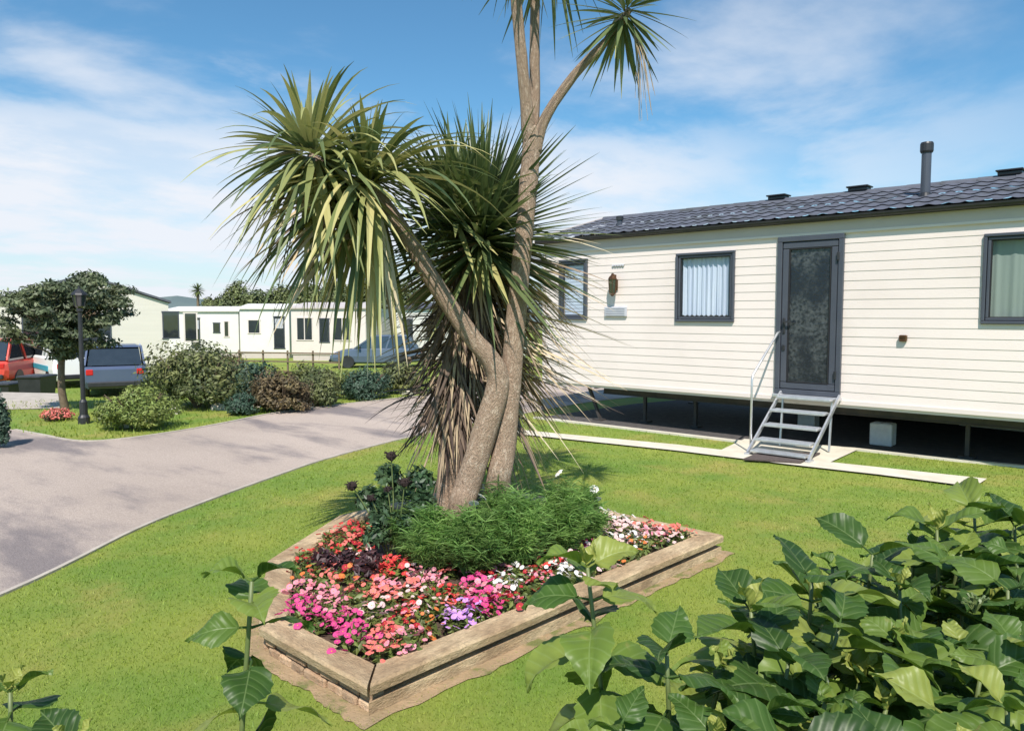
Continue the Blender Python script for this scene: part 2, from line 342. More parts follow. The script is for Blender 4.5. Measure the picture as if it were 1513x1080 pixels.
def strip(name, line, w, z0, z1, m):
    b = MB(); L = [Vector((p[0], p[1], 0)) for p in line]; vs = []; fs = []
    for i, p in enumerate(L):
        d = (L[min(i + 1, len(L) - 1)] - L[max(i - 1, 0)]).normalized(); n_ = Vector((-d.y, d.x, 0)) * w / 2
        vs += [p + n_ + Vector((0, 0, z0)), p + n_ + Vector((0, 0, z1)), p - n_ + Vector((0, 0, z1)), p - n_ + Vector((0, 0, z0))]
    for i in range(len(L) - 1):
        for k in range(3): fs.append((4 * i + k, 4 * i + k + 1, 4 * i + 5 + k, 4 * i + 4 + k))
    b.add(vs, fs); o = b.build(name, m)
    bm = bmesh.new(); bm.from_mesh(o.data); bmesh.ops.recalc_face_normals(bm, faces=bm.faces[:])
    bm.to_mesh(o.data); bm.free(); return struct(o)
strip('kerb', near_edge[6:], .035, -.02, .016, G['kerbstone'])
strip('verge_edge', far_edge[3:], .05, -.02, .02, G['kerbstone'])
# paths in front of the caravan
pth_lo = [onz(830, 650), onz(1000, 668), onz(1160, 688), onz(1300, 704), onz(1440, 722)]
pth_hi = [onz(1458, 710), onz(1300, 693), onz(1160, 678), onz(1000, 659), onz(830, 643)]
dl = (pth_lo[0] - pth_lo[1]).normalized()
sheet('path', [pth_lo[0] + dl * 1.5] + pth_lo + pth_hi + [pth_hi[-1] + dl * 1.5], .022, G['concrete'])
sheet('step_pad', [onz(1052, 673), onz(1100, 650), onz(1272, 664), onz(1222, 687)], .018, G['concrete'])
ed = [onz(790, 618), onz(960, 638), onz(1100, 654.5), onz(1180, 660), onz(1263, 665), onz(1400, 680), onz(1513, 691)]
ed = ed + [ed[-1] + (ed[-1] - ed[-2]).normalized() * 3]
strip('slab_edge', ed, .09, -.02, .026, G['concrete'])
sheet('hardstanding', [(e.x, e.y + .02) for e in ed] + [(ed[-1].x + 1, 13.6), (-7.4, 13.6), (-7.8, 12)], .010, G['slab_shade'])

# raised bed outline
BED = [(-2.43, 1.80), (-2.34, 4.62), (-4.62, 4.62), (-4.62, 3.2), (-4.09, 2.33), (-3.24, 1.80)]
BED = [(x * 1.045, y * 1.045) for x, y in BED]
def offs(poly, d):
    out = []; n = len(poly)
    for i in range(n):
        a, p, c = Vector(poly[i - 1]), Vector(poly[i]), Vector(poly[(i + 1) % n])
        e1 = (p - a).normalized(); e2 = (c - p).normalized(); n1 = Vector((e1.y, -e1.x)); n2 = Vector((e2.y, -e2.x)); m = (n1 + n2)
        out.append(tuple(p + m * (d / (1 + n1.dot(n2)))))
    return out
er = []
o1 = offs(BED, .095)
for i in range(len(o1)):
    a, c = Vector(o1[i]), Vector(o1[(i + 1) % len(o1)]); k = 44
    for j in range(k):
        p = a.lerp(c, j / k); q_ = mnoise.noise(Vector((p.x * 5, p.y * 5, 1))) * .05 + mnoise.noise(Vector((p.x * 18, p.y * 18, 4))) * .02; er.append((p.x + q_, p.y - q_))
sheet('bare_earth', er, .006, G['earth'])

# far hills
def hill(pts, D, thick):
    b = MB(); k = len(pts)
    for i, (px, py) in enumerate(pts):
        p = at(px, py, D); q = at(px, 480, D * .8); r = at(px, 480, D * 1.3)
        b.v += [(q.x, q.y, -60), tuple(p), (r.x, r.y, -60)]; b.r += [.5] * 3; b.uv += [(0, 0)] * 3
    for i in range(k - 1):
        for j in range(2): b.f.append((3 * i + j, 3 * i + 3 + j, 3 * i + 4 + j, 3 * i + 1 + j)); b.mi.append(0)
    return struct(b.build('hills', G['hill'], smooth=True))
hill([(-900, 452), (-500, 440), (-200, 446), (0, 444), (120, 447), (200, 444), (240, 439), (262, 437), (290, 441), (330, 446), (420, 452), (560, 447), (760, 450), (1000, 446), (1300, 442), (1700, 449), (2400, 452)], 1900, 0)

# lawn grass: single blades, denser near the viewer
def inpoly(P, poly):
    x, y = P[:, 0], P[:, 1]; r = np.zeros(len(P), bool); n = len(poly)
    for i in range(n):
        x1, y1 = poly[i][0], poly[i][1]; x2, y2 = poly[i - 1][0], poly[i - 1][1]
        c = ((y1 > y) != (y2 > y)) & (x < (x2 - x1) * (y - y1) / (y2 - y1 + 1e-12) + x1); r ^= c
    return r
def grass(name, count, r0, r1, keep, drop, hgt, wid, label):
    a = NR.uniform(-pi / 2 - .0, pi / 2, count) * .62; r = np.exp(NR.uniform(math.log(r0), math.log(r1), count))
    c = np.stack([r * (-np.sin(YAW - a)), r * np.cos(YAW - a)], 1)
    m = np.zeros(len(c), bool)
    for k in keep: m |= inpoly(c, k)
    for k in drop: m &= ~inpoly(c, k)
    c = c[m]; r = r[m]; n = len(c); c = c + NR.normal(0, .022, c.shape)
    s = np.clip(r / 3.2, .8, 3.0)
    h = hgt * NR.uniform(.5, 1.25, n) * (1 + .12 * (s - 1)); w = wid * s * NR.uniform(.7, 1.3, n); th = NR.uniform(0, 2 * pi, n); ln = NR.normal(0, .55, (n, 2)) * h[:, None]
    z = np.array([T(q) for q in c]) - .002
    d = np.stack([np.cos(th), np.sin(th)], 1) * w[:, None] / 2
    V = np.empty((n, 3, 3)); V[:, 0, :2] = c - d; V[:, 1, :2] = c + d; V[:, 2, :2] = c + ln; V[:, :2, 2] = z[:, None]; V[:, 2, 2] = z + h
    F = np.arange(3 * n).reshape(n, 3); R = np.repeat(NR.uniform(0, 1, n), 3)
    o = npmesh(name, V.reshape(-1, 3), F, R, G['blade']); o['kind'] = 'stuff'; return o
lawn_poly = [(p.x, p.y) for p in near_edge] ; i8 = [i for i, p in enumerate(near_edge) if p.y < 8.9]
lawn_poly = [(p.x, p.y) for p in (near_edge[i] for i in i8)] + [(e.x, e.y - .06) for e in ed] + [(6, 9), (6, -3)]
paths = [[(p.x, p.y) for p in [pth_lo[0] + dl * 1.5] + pth_lo + pth_hi + [pth_hi[-1] + dl * 1.5]], [(p.x, p.y) for p in (onz(1052, 673), onz(1100, 650), onz(1272, 664), onz(1222, 687))]]
grass('grass', 380000, 1.6, 13, [lawn_poly], paths + [offs(BED, .07)], .016, .0042, 0)
verge_poly = [(p.x, p.y) for p in far_edge] + [(-40, 40), (-50, 0)] + [(onz(-60, 606).x, onz(-60, 606).y), (onz(0, 606).x, onz(0, 606).y), (onz(20, 634).x, onz(20, 634).y)]
grass('grass', 60000, 10.5, 40, [verge_poly], [], .05, .006, 0)

# ================================================================== raised bed
bed = thing('raised_flower_bed', 'low raised flower bed edged with weathered timber sleepers on the lawn', 'flower bed', (-3.4, 3.2, 0))
outer = offs(BED, .035); inner = offs(BED, -.115)
def coping(i, name, m, lab=None):
    a, c, ci, ai = outer[i], outer[(i + 1) % 6], inner[(i + 1) % 6], inner[i]
    b = MB(); k = 9
    def row(z, t, wob):
        return Vector((a[0] + (c[0] - a[0]) * t, a[1] + (c[1] - a[1]) * t, z)), Vector((ai[0] + (ci[0] - ai[0]) * t, ai[1] + (ci[1] - ai[1]) * t, z))
    g = .004; vs = []; fs = []
    for j in range(k + 1):
        t = g + (1 - 2 * g) * j / k; e = .006 * mnoise.noise(Vector((t * 5, i * 3.1, 0)))
        o_, n_ = row(0, t, 0); d_ = (n_ - o_).normalized()
        prof = [(0, .098), (-.003 + e, .134), (.012 + e, .1445), ((n_ - o_).length - .012, .1435), ((n_ - o_).length, .132), ((n_ - o_).length, .098)]
        vs += [o_ + d_ * q + Vector((0, 0, z + e * .5)) for q, z in prof]
    for j in range(k):
        for q in range(5): fs.append((6 * j + q, 6 * j + 6 + q, 6 * j + 7 + q, 6 * j + 1 + q))
        fs.append((6 * j + 5, 6 * j + 11, 6 * j + 6, 6 * j))
    fs += [tuple(range(5, -1, -1)), tuple(range(6 * k, 6 * k + 6))]
    b.add(vs, fs); o = b.build('coping_plank', m, bed); return o
for i in range(6): coping(i, 'coping_plank', G['timber'] if i in (1 - 1, 2 + 1) else G['timberx'])
# lower sleeper courses, set back under the coping
def course(i, d, z0, z1, m, name):
    p = offs(BED, d); q = offs(BED, d - .1); a, c, ci, ai = p[i], p[(i + 1) % 6], q[(i + 1) % 6], q[i]
    b = MB(); b.prism([a, c, ci, ai], z0, z1); return b.build(name, m, bed)
for i in (0, 1, 2, 3): 
    course(i, -.03, .062, .096, G['timber'] if i in (0, 2) else G['timberx'], 'sleeper')
    course(i, .022, -.02, .060, G['timber'] if i in (0, 2) else G['timberx'], 'sleeper')
b = MB()
for i in (4, 5):                                                     # rough brick footing on the two short sides
    p = offs(BED, .015); a, c = Vector((*p[i], 0)), Vector((*p[(i + 1) % 6], 0)); L = (c - a).length; d = (c - a).normalized(); n = Vector((-d.y, d.x, 0)); ang = math.atan2(d.y, d.x)
    for r in range(2):
        x = .03 - r * .06
        while x < L - .03:
            w = rng.uniform(.10, .2); x1 = min(x + w, L - .01); x0 = max(x, .01)
            if x1 - x0 > .03:
                ce = a + d * (x0 + x1) / 2 + n * (.05 + rng.uniform(-.012, .006)); b.box((ce.x, ce.y, .022 + r * .049), (x1 - x0 - .008, .09, .044), ang + rng.uniform(-.05, .05), rng.random(), bev=.008)
            x += w
b.build('brick_footing', G['brick'], bed)
b = MB(); b.prism(offs(BED, -.06), .0, .07, mi=0); b.build('core', G['soil'], bed)
b = MB(); ip = offs(BED, -.12); xs = np.linspace(-4.95, -2.3, 60); ys = np.linspace(1.75, 4.95, 70); gi = {}
for i, x in enumerate(xs):
    for j, y in enumerate(ys):
        gi[i, j] = len(b.v); b.v.append((x, y, .10 + .03 * mnoise.noise(Vector((x * 6, y * 6, 0))) + .012 * mnoise.noise(Vector((x * 25, y * 25, 3))))); b.r.append(.5); b.uv.append((0, 0))
C_ = np.array([((xs[i] + xs[i + 1]) / 2, (ys[j] + ys[j + 1]) / 2) for i in range(59) for j in range(69)]); ok = inpoly(C_, offs(BED, -.08)); q = 0
for i in range(59):
    for j in range(69):
        if ok[q]: b.f.append((gi[i, j], gi[i + 1, j], gi[i + 1, j + 1], gi[i, j + 1])); b.mi.append(0)
        q += 1
b.build('soil', G['soil'], bed, smooth=True)
# ================================================================== main static caravan
CX0, CX1, CY0, CY1 = -7.95, 2.6, 9.5, 13.2
FZ, EZ = 0.60, 2.84
cv = thing('static_caravan', 'long cream clad static caravan with dark grey tiled roof beside the lawn', 'static caravan', ((CX0 + CX1) / 2, (CY0 + CY1) / 2, 0))
door_o = (-4.02, -3.22, 0.69, 2.66)
wins = [(-5.50, -4.63, 1.60, 2.54), (-7.62, -7.08, 1.62, 2.55), (-1.745, -.55, 1.60, 2.55)]
opens = [door_o] + wins
# lap boards, split round the openings
b = MB(); pitch = .1125; z = FZ + .04; row = 0
def spans(z0, z1):
    zs = sorted({z0, z1} | {v for o in opens for v in o[2:] if z0 < v < z1})
    for za, zb in zip(zs, zs[1:]):
        zm = (za + zb) / 2; cuts = sorted((o[0], o[1]) for o in opens if o[2] < zm < o[3]); x = CX0 + .03
        for c0, c1 in cuts:
            yield x, c0, za, zb
            x = c1
        yield x, CX1 - .03, za, zb
while z < 2.70:
    z1 = min(z + pitch, 2.70)
    for xa, xb, za, zb in spans(z, z1):
        f = lambda zz: CY0 - .0055 * (1 - (zz - z) / pitch)
        b.add([(xa, f(za), za), (xb, f(za), za), (xb, f(zb), zb), (xa, f(zb), zb)], [(0, 1, 2, 3)])
        if za == z: b.add([(xa, CY0, za), (xb, CY0, za), (xb, f(za), za), (xa, f(za), za)], [(0, 1, 2, 3)])
        # rounded shadow groove at the head of each board
        if zb == z1: b.add([(xa, CY0 + .001, zb), (xb, CY0 + .001, zb), (xb, CY0 + .012, zb + .004), (xa, CY0 + .012, zb + .004)], [(0, 1, 2, 3)])
    z += pitch
b.build('wall', G['siding'], cv)
b = MB()
b.box(((CX0 + CX1) / 2, CY1 - .03, (FZ + EZ) / 2), (CX1 - CX0 - .1, .06, EZ - FZ)); b.build('wall', G['siding'], cv)
for x, s in ((CX0 + .03, -1), (CX1 - .03, 1)):
    b = MB(); ym = (CY0 + CY1) / 2
    pts = [(CY0 + .01, FZ), (CY1 - .065, FZ), (CY1 - .065, EZ - .05), (ym, 3.33), (CY0 + .01, EZ - .05)]
    vs = [(x - .03, p[0], p[1]) for p in pts] + [(x + .03, p[0], p[1]) for p in pts]
    b.add(vs, [(0, 1, 2, 3, 4), (9, 8, 7, 6, 5)] + [(i, 5 + i, 5 + (i + 1) % 5, (i + 1) % 5) for i in range(5)]); b.build('wall', G['siding'], cv)
b = MB(); b.box(((CX0 + CX1) / 2, (CY0 + CY1) / 2, FZ - .02), (CX1 - CX0 - .02, CY1 - CY0 - .02, .05)); b.box(((CX0 + CX1) / 2, CY0 - .006, FZ + .018), (CX1 - CX0, .028, .05)); b.build('floor', [G['trim']], cv)
for x in (CX0 - .004, CX1 + .004): b = MB(); b.box((x, CY0 + .012, (FZ + 2.72) / 2), (.05, .06, 2.72 - FZ)); b.build('corner_trim', G['trim'], cv)
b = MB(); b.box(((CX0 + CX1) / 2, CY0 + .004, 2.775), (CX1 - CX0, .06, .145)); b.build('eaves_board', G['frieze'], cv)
b = MB(); b.box(((CX0 + CX1) / 2, CY0 - .012, 2.69), (CX1 - CX0, .04, .03)); b.build('eaves_trim', G['trim'], cv)
# gutter
b = MB(); n = 7; prof = [(-.155 + .04 - .042 * cos(pi * k / n), 2.885 - .052 * sin(pi * k / n)) for k in range(n + 1)]
for xa, xb in ((CX0 - .09, CX1 + .1),):
    for k in range(n): b.add([(xa, CY0 + prof[k][0], prof[k][1]), (xb, CY0 + prof[k][0], prof[k][1]), (xb, CY0 + prof[k + 1][0], prof[k + 1][1]), (xa, CY0 + prof[k + 1][0], prof[k + 1][1])], [(0, 1, 2, 3)])
b.box(((CX0 + CX1) / 2, CY0 - .055, 2.862), (CX1 - CX0 + .16, .035, .06)); b.build('gutter', G['black'], cv)
# roof: pressed pantile sheets both slopes
RX0, RX1 = CX0 - .12, CX1 + .12; YE, YM = CY0 - .12, (CY0 + CY1) / 2; ZE, ZR = 2.895, 3.42
b = MB(); nx = int((RX1 - RX0) / .19) * 8; rows = 6
for side in (0, 1):
    for r in range(rows):
        vs = []
        for e in (0, .12, .9, 1):
            t = (r + e) / rows; y = YE + (YM - YE) * t; zz = ZE + (ZR - ZE) * t + (.011 * (1 - e))
            if side: y = 2 * YM - y
            for i in range(nx + 1):
                u = i / 8.0; w = .5 + .5 * cos(2 * pi * u); w = w ** 1.6
                vs.append((RX0 + (RX1 - RX0) * i / nx, y, zz + .016 * w))
        k = nx + 1; fs = [(j * k + i, j * k + i + 1, (j + 1) * k + i + 1, (j + 1) * k + i) for j in range(3) for i in range(nx)]
        b.add(vs, [f[::-1] for f in fs] if side else fs)
rf = b.build('roof', G['roof'], cv, smooth=True)
b = MB(); x = RX0
while x < RX1:                                                        # ridge caps
    x1 = min(x + .42, RX1); c = (x + x1) / 2; vs = []
    for xx, rr in ((x, .10), (x1 + .01, .092)):
        for k in range(7):
            th = pi * k / 6; vs.append((xx, YM - rr * cos(th), ZR - .02 + .062 * sin(th) * rr / .1))
    b.add(vs, [(k, k + 1, 8 + k, 7 + k)[::-1] for k in range(6)]); x += .42
b.build('ridge', G['roof'], rf, smooth=True)
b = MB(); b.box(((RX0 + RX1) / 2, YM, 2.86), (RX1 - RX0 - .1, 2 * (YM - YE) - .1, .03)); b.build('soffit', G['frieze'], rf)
for x in (-4.84, -3.66, -1.84, -.3):                                  # ridge vents
    b = MB(); b.box((x, YM, ZR + .045), (.26, .20, .05), bev=.012); b.box((x, YM, ZR + .08), (.30, .25, .022), bev=.008); b.build('ridge_vent', G['black'], rf)
# barge boards
for x in (RX0 - .012, RX1 + .012):
    b = MB()
    for s in (-1, 1):
        vs = []
        for xx in (x - .012, x + .012):
            vs += [(xx, YM + s * (YM - YE), ZE - .06), (xx, YM + s * (YM - YE), ZE + .035), (xx, YM, ZR + .04), (xx, YM, ZR - .07)]
        b.add(vs, [(0, 1, 2, 3), (7, 6, 5, 4), (0, 4, 5, 1), (1, 5, 6, 2), (2, 6, 7, 3), (3, 7, 4, 0)])
    b.build('barge_board', G['trim'], rf)
# flues
fl = MB(); fl.lathe((-2.55, 10.3, 3.06), [(.055, 0), (.055, .66)], 18); f = fl.build('flue', G['anth'], cv, smooth=False)
b = MB(); b.lathe((-2.55, 10.3, 3.06), [(.066, .60), (.075, .62), (.075, .705), (.066, .725), (.02, .73)], 18); b.build('cowl', G['black'], f)
b = MB(); b.lathe((-2.55, 10.3, 3.04), [(.15, 0), (.13, .045), (.085, .07), (.07, .13), (.056, .14)], 18); b.build('flashing', G['black'], f)
fl = MB(); fl.lathe((-7.0, 10.25, 3.02), [(.045, 0), (.045, .2)], 14); f = fl.build('flue', G['anth'], cv)
b = MB(); b.lathe((-7.0, 10.25, 3.02), [(.06, .19), (.062, .25), (.02, .262)], 14); b.build('cowl', G['black'], f)
b = MB(); b.box((-7.0, 10.25, 3.05), (.2, .2, .05), bev=.012); b.build('flashing', G['black'], f)

def ring(b, x0, x1, z0, z1, y0, y1, w, bev=.006):                     # mitre-free frame: stiles between rails
    for zc in (z0 + w / 2, z1 - w / 2): b.box(((x0 + x1) / 2, (y0 + y1) / 2, zc), (x1 - x0, y1 - y0, w), bev=bev)
    for xc in (x0 + w / 2, x1 - w / 2): b.box((xc, (y0 + y1) / 2, (z0 + z1) / 2), (w, y1 - y0, z1 - z0 - 2 * w - .001), bev=bev)
def net(b, x0, x1, z0, z1, y, amp, per, n=120):
    vs = []
    for zz, k in ((z1, 1.0), (z0 + (z1 - z0) * .5, 1.1), (z0, 1.25)):
        for i in range(n + 1):
            x = x0 + (x1 - x0) * i / n; ph = 2 * pi * x / per + 1.3 * mnoise.noise(Vector((x * 9, zz * .7, 0)))
            vs.append((x, y + amp * k * (sin(ph) + .5 * sin(ph * 2.3 + 1)), zz + (.02 * abs(sin(ph * .5)) if zz == z0 else 0)))
    k = n + 1; b.add(vs, [(j * k + i, j * k + i + 1, (j + 1) * k + i + 1, (j + 1) * k + i)[::-1] for j in range(2) for i in range(n)])
def window(o, kind, lab=None):
    x0, x1, z0, z1 = o; b = MB(); ring(b, x0 - .01, x1 + .01, z0 - .01, z1 + .01, CY0 - .04, CY0 + .05, .034)
    w = b.build('window', G['anth'], cv)
    if lab: w['label'] = lab
    b = MB(); ring(b, x0 + .028, x1 - .028, z0 + .028, z1 - .028, CY0 - .022, CY0 + .03, .03); b.build('sash', G['anth'], w)
    b = MB(); ring(b, x0 + .058, x1 - .058, z0 + .058, z1 - .058, CY0 - .012, CY0 + .0, .012, .003); b.build('gasket', G['gasket'], w)
    b = MB(); b.add([(x0 + .05, CY0 + .004, z0 + .05), (x1 - .05, CY0 + .004, z0 + .05), (x1 - .05, CY0 + .004, z1 - .05), (x0 + .05, CY0 + .004, z1 - .05)], [(0, 1, 2, 3)]); b.build('pane', G['pane'], w)
    b = MB()
    if kind == 'net': net(b, x0 + .05, x1 - .05, z0 + .07, z1 - .05, CY0 + .055, .010, .075); b.build('curtain', G['curtain'], w, smooth=True)
    elif kind == 'slats':
        zz = z0 + .09
        while zz < z1 - .07: b.box(((x0 + x1) / 2, CY0 + .05, zz), (x1 - x0 - .12, .003, .045)); zz += .052
        b.build('blind', G['curtain'], w)
    else: net(b, x0 + .06, x1 - .06, z0 + .05, z1 - .05, CY0 + .075, .004, .16); b.build('curtain', G['blind'], w, smooth=True)
    b = MB(); b.box(((x0 + x1) / 2, CY0 + .16, (z0 + z1) / 2), (x1 - x0 + .1, .01, z1 - z0 + .1)); b.build('reveal', G['frieze'], w)
    return w
window(wins[0], 'net', 'window with gathered pale blue net curtain'); window(wins[1], 'slats', 'window with pale slatted blind, nearest the shaggy tree'); window(wins[2], 'blind', 'window with sage green curtain')
# door
x0, x1, z0, z1 = door_o
b = MB(); ring(b, x0 - .012, x1 + .012, z0 - .012, z1 + .012, CY0 - .045, CY0 + .05, .062); dr = b.build('door', G['anth'], cv)
b = MB(); ring(b, x0 + .054, x1 - .054, z0 + .054, z1 - .054, CY0 - .03, CY0 + .025, .085, .01); lf = b.build('door_leaf', G['anth'], dr)
b = MB(); ring(b, x0 + .138, x1 - .138, z0 + .138, z1 - .138, CY0 - .034, CY0 + .01, .014, .004); b.build('glazing_bead', G['gasket'], dr)
b = MB(); b.box(((x0 + x1) / 2, CY0 - .004, (z0 + z1) / 2), (x1 - x0 - .28, .012, z1 - z0 - .28)); b.build('glass', G['obscure'], dr)
b = MB(); b.box((x0 + .095, CY0 - .037, 1.55), (.032, .014, .2), bev=.006); b.bar((x0 + .095, CY0 - .04, 1.60), (x0 + .095, CY0 - .075, 1.60), .018); b.bar((x0 + .087, CY0 - .075, 1.60), (x0 + .20, CY0 - .075, 1.60), .016, .02)
b.build('handle', G['black'], dr)
b = MB(); b.box((x0 + .095, CY0 - .038, 1.27), (.04, .016, .07), bev=.006); b.build('lock', G['black'], dr)
for zz in (.95, 2.4): b = MB(); b.box((x1 - .05, CY0 - .052, zz), (.03, .018, .1), bev=.005); b.build('hinge', G['black'], dr)
b = MB(); b.box(((x0 + x1) / 2, CY0 - .04, z0 - .035), (x1 - x0 + .06, .07, .04), bev=.006); b.build('door_sill', G['alu'], dr)
# lantern, hook, plate, socket
lx, lz = -6.53, 2.12
b = MB(); b.box((lx, CY0 - .022, lz + .02), (.07, .02, .16), bev=.005); b.bar((lx, CY0 - .03, lz + .16), (lx, CY0 - .11, lz + .17), .016); b.bar((lx, CY0 - .03, lz + .02), (lx, CY0 - .03, lz + .17), .016)
ln = b.build('wall_lantern', G['brass'], cv)
b = MB(); c = (lx, CY0 - .11, lz)
b.lathe((c[0], c[1], lz + .10), [(.075, 0), (.06, .03), (.028, .06), (.02, .085), (.008, .09)], 6); b.lathe((c[0], c[1], lz - .13), [(.012, -.025), (.035, 0), (.055, .012), (.055, .022)], 6)
for k in range(6): th = 2 * pi * k / 6; b.bar((c[0] + .05 * cos(th), c[1] + .05 * sin(th), lz - .11), (c[0] + .065 * cos(th), c[1] + .065 * sin(th), lz + .10), .01)
b.build('lantern_cage', G['brass'], ln)
b = MB(); b.lathe((c[0], c[1], lz - .108), [(.046, 0), (.06, .205)], 6); b.build('lantern_glass', G['glass'], ln)
b = MB(); b.box((lx + .03, CY0 - .012, 2.435), (.22, .02, .012)); 
for k in range(5): b.box((lx - .06 + k * .045, CY0 - .018, 2.425), (.03, .014, .028), bev=.004)
b.build('hook_rail', G['greyplate'], cv)
b = MB(); b.box((lx, CY0 - .022, 1.735), (.40, .035, .15), bev=.008)
for k in range(5): b.box((lx, CY0 - .042, 1.685 + k * .025), (.34, .006, .010))
b.build('vent_plate', G['greyplate'], cv)
b = MB(); b.box((-2.52, CY0 - .03, 1.42), (.085, .05, .075), bev=.01); b.box((-2.52, CY0 - .058, 1.44), (.06, .01, .03), bev=.003); b.build('socket_box', G['brass'], cv)
# chassis
b = MB()
for y in (9.95, 12.7): b.bar((-7.05, y, .50), (CX1 - .2, y, .50), .06, .16); b.bar((-7.05, y, .425), (CX1 - .2, y, .425), .10, .012); b.bar((-7.05, y, .575), (CX1 - .2, y, .575), .10, .012)
x = -7.0
while x < CX1 - .3: b.bar((x, 9.62, .55), (x, 13.05, .55), .05, .045); x += 1.05
b.build('chassis', G['steel'], cv)
for x, y in ((-7.15, 9.75), (-6.35, 10.05), (-5.5, 10.1), (-1.95, 10.1), (-.9, 10.1), (-7.15, 12.8), (1.4, 10.1)):
    b = MB()
    if x < -7: b.bar((x - .08, y, .56), (x + .14, y + .02, .03), .05, .04)
    else: b.bar((x, y, .44), (x, y, .03), .045)
    b.box((x + (.14 if x < -7 else 0), y, .018), (.16, .16, .03)); b.build('corner_steady', G['steel'], cv)
for y in (10.15, 12.5):
    for x in (.1, .8):
        b = MB(); ty = [(.14, -.07), (.27, -.085), (.285, -.05), (.285, .05), (.27, .085), (.14, .07)]; b.lathe((x, y, .29), ty, 22, (0, 1, 0)); w_ = b.build('wheel', G['black'], cv, smooth=False)
        b = MB(); b.lathe((x, y, .29), [(.05, -.05), (.15, -.06), (.15, .06), (.05, .05)], 16, (0, 1, 0)); b.build('rim', G['greyplate'], w_)
b = MB(); b.box(((-5.2 + CX1) / 2, CY1 - .08, .29), (CX1 + 5.2, .03, .56)); b.build('rear_dark_panel', G['steel'], cv)  # added unseen panel, hides the lit ground beyond and keeps the underside dark
b = MB(); b.tube([(-2.2, 10.9, .33), (-.4, 10.9, .30), (CX1 - .3, 10.9, .28)], .05, 10); b.build('waste_pipe', G['greyplate'], cv)

# things under and before the caravan
def blockobj(px0, py0, px1, py1, Y, lab):
    d = ray((px0 + px1) / 2, py1); t = Y / d.y; p = EYEV + d * t; w = (px1 - px0) / FPX * t / cos(YAW) * .85; h = (py1 - py0) / FPX * t
    o = MB(); o.box((p.x, Y + .1, h / 2 + .004), (w, .2, h), bev=.012)
    for k in (-1, 1): o.box((p.x + k * w * .22, Y + .1, h + .006), (w * .3, .12, .012), bev=.003)
    r = o.build('concrete_block', G['block']); me = r.data; r.location = (p.x, Y + .1, 0.008)
    for v in me.vertices: v.co.x -= p.x; v.co.y -= Y + .1
    return tag(r, lab, 'concrete block', 'pale blocks under the caravan')
blockobj(1287, 622, 1314, 655, 10.25, 'pale grey block standing in the shade under the caravan, right of the steps')
blockobj(1179, 612, 1201, 646, 10.9, 'pale grey block under the caravan seen between the treads of the steps')
st = thing('entrance_steps', 'open aluminium entrance steps with one handrail below the caravan door', 'steps', (-3.55, 8.95, .02))
sx0, sx1 = -3.93, -3.20; trd = [(9.32, .655, .22), (9.10, .505, .19), (8.90, .345, .19), (8.70, .19, .19), (8.56, .07, .16)]
for (y, z, dp) in trd:
    o = MB(); o.box(((sx0 + sx1) / 2, y, z), (sx1 - sx0 - .07, dp, .026), bev=.004)
    for k in range(5): o.box(((sx0 + sx1) / 2, y - dp / 2 + dp * (k + .5) / 5, z + .0155), (sx1 - sx0 - .1, .014, .006))
    o.build('tread', G['alu'], st)
for x in (sx0, sx1):
    o = MB(); o.bar((x, 9.44, .70), (x, 8.50, .045), .024, .045); o.box((x, 8.52, .032), (.06, .12, .024), bev=.004); o.build('stringer', G['alu'], st)
o = MB(); o.tube([(sx0 - .03, 8.64, .03), (sx0 - .03, 8.64, .90), (sx0 - .03, 8.66, .96), (sx0 - .03, 9.36, 1.46), (sx0 - .03, 9.42, 1.47)], .014, 10); o.build('handrail', G['alu'], st, smooth=True)
for x in (sx0 + .06, sx1 - .06): o = MB(); o.bar((x, 9.36, .64), (x, 9.30, .03), .022); o.build('rear_leg', G['alu'], st)
p = [onz(*q, .03) for q in ((1098, 679), (1127, 667), (1212, 670), (1183, 684))]
o = MB(); o.prism([(q.x, q.y) for q in p], .026, .042); c = sum(p, Vector()) / 4
tag(o.build('doormat', G['mat']), 'dark brown doormat lying on the path in front of the aluminium steps', 'doormat')
# ================================================================== cabbage palms
def leaf(b, P, d, L, Wd, droop, rnd, seg=9, kink=0.0, roll=0.0):
    d = Vector(d).normalized(); p = Vector(P); side = d.cross(Vector((0, 0, 1)))
    if side.length < .05: side = d.cross(Vector((cos(roll * 9), sin(roll * 9), 0)))
    side.normalize(); side = Quaternion(d, roll) @ side
    vs = []; st_ = L / seg
    for i in range(seg + 1):
        t = i / seg
        w = Wd * (min(1, .45 + 2.6 * t) if t < .25 else 1) * (1 - max(0, t - .35) ** 1.4 * 1.75); w = max(w, .0015) / 2
        s = (side - d * side.dot(d)).normalized(); u = s.cross(d); f = .30
        vs += [p - s * w + u * (w * f), p, p + s * w + u * (w * f)]
        if i < seg:
            g = droop * (t ** 1.1 + .15) * st_ * 2.1; d = (d + Vector((0, 0, -1)) * g * (1 - abs(d.z) * .55 if d.z < 0 else 1)).normalized()
            if kink and abs(t - kink) < .5 / seg: d = (d + Vector((0, 0, -1.3))).normalized()
            p = p + d * st_
    fs = []
    for i in range(seg): fs += [(3 * i, 3 * i + 1, 3 * i + 4, 3 * i + 3), (3 * i + 1, 3 * i + 2, 3 * i + 5, 3 * i + 4)]
    b.add(vs, fs, rnd)
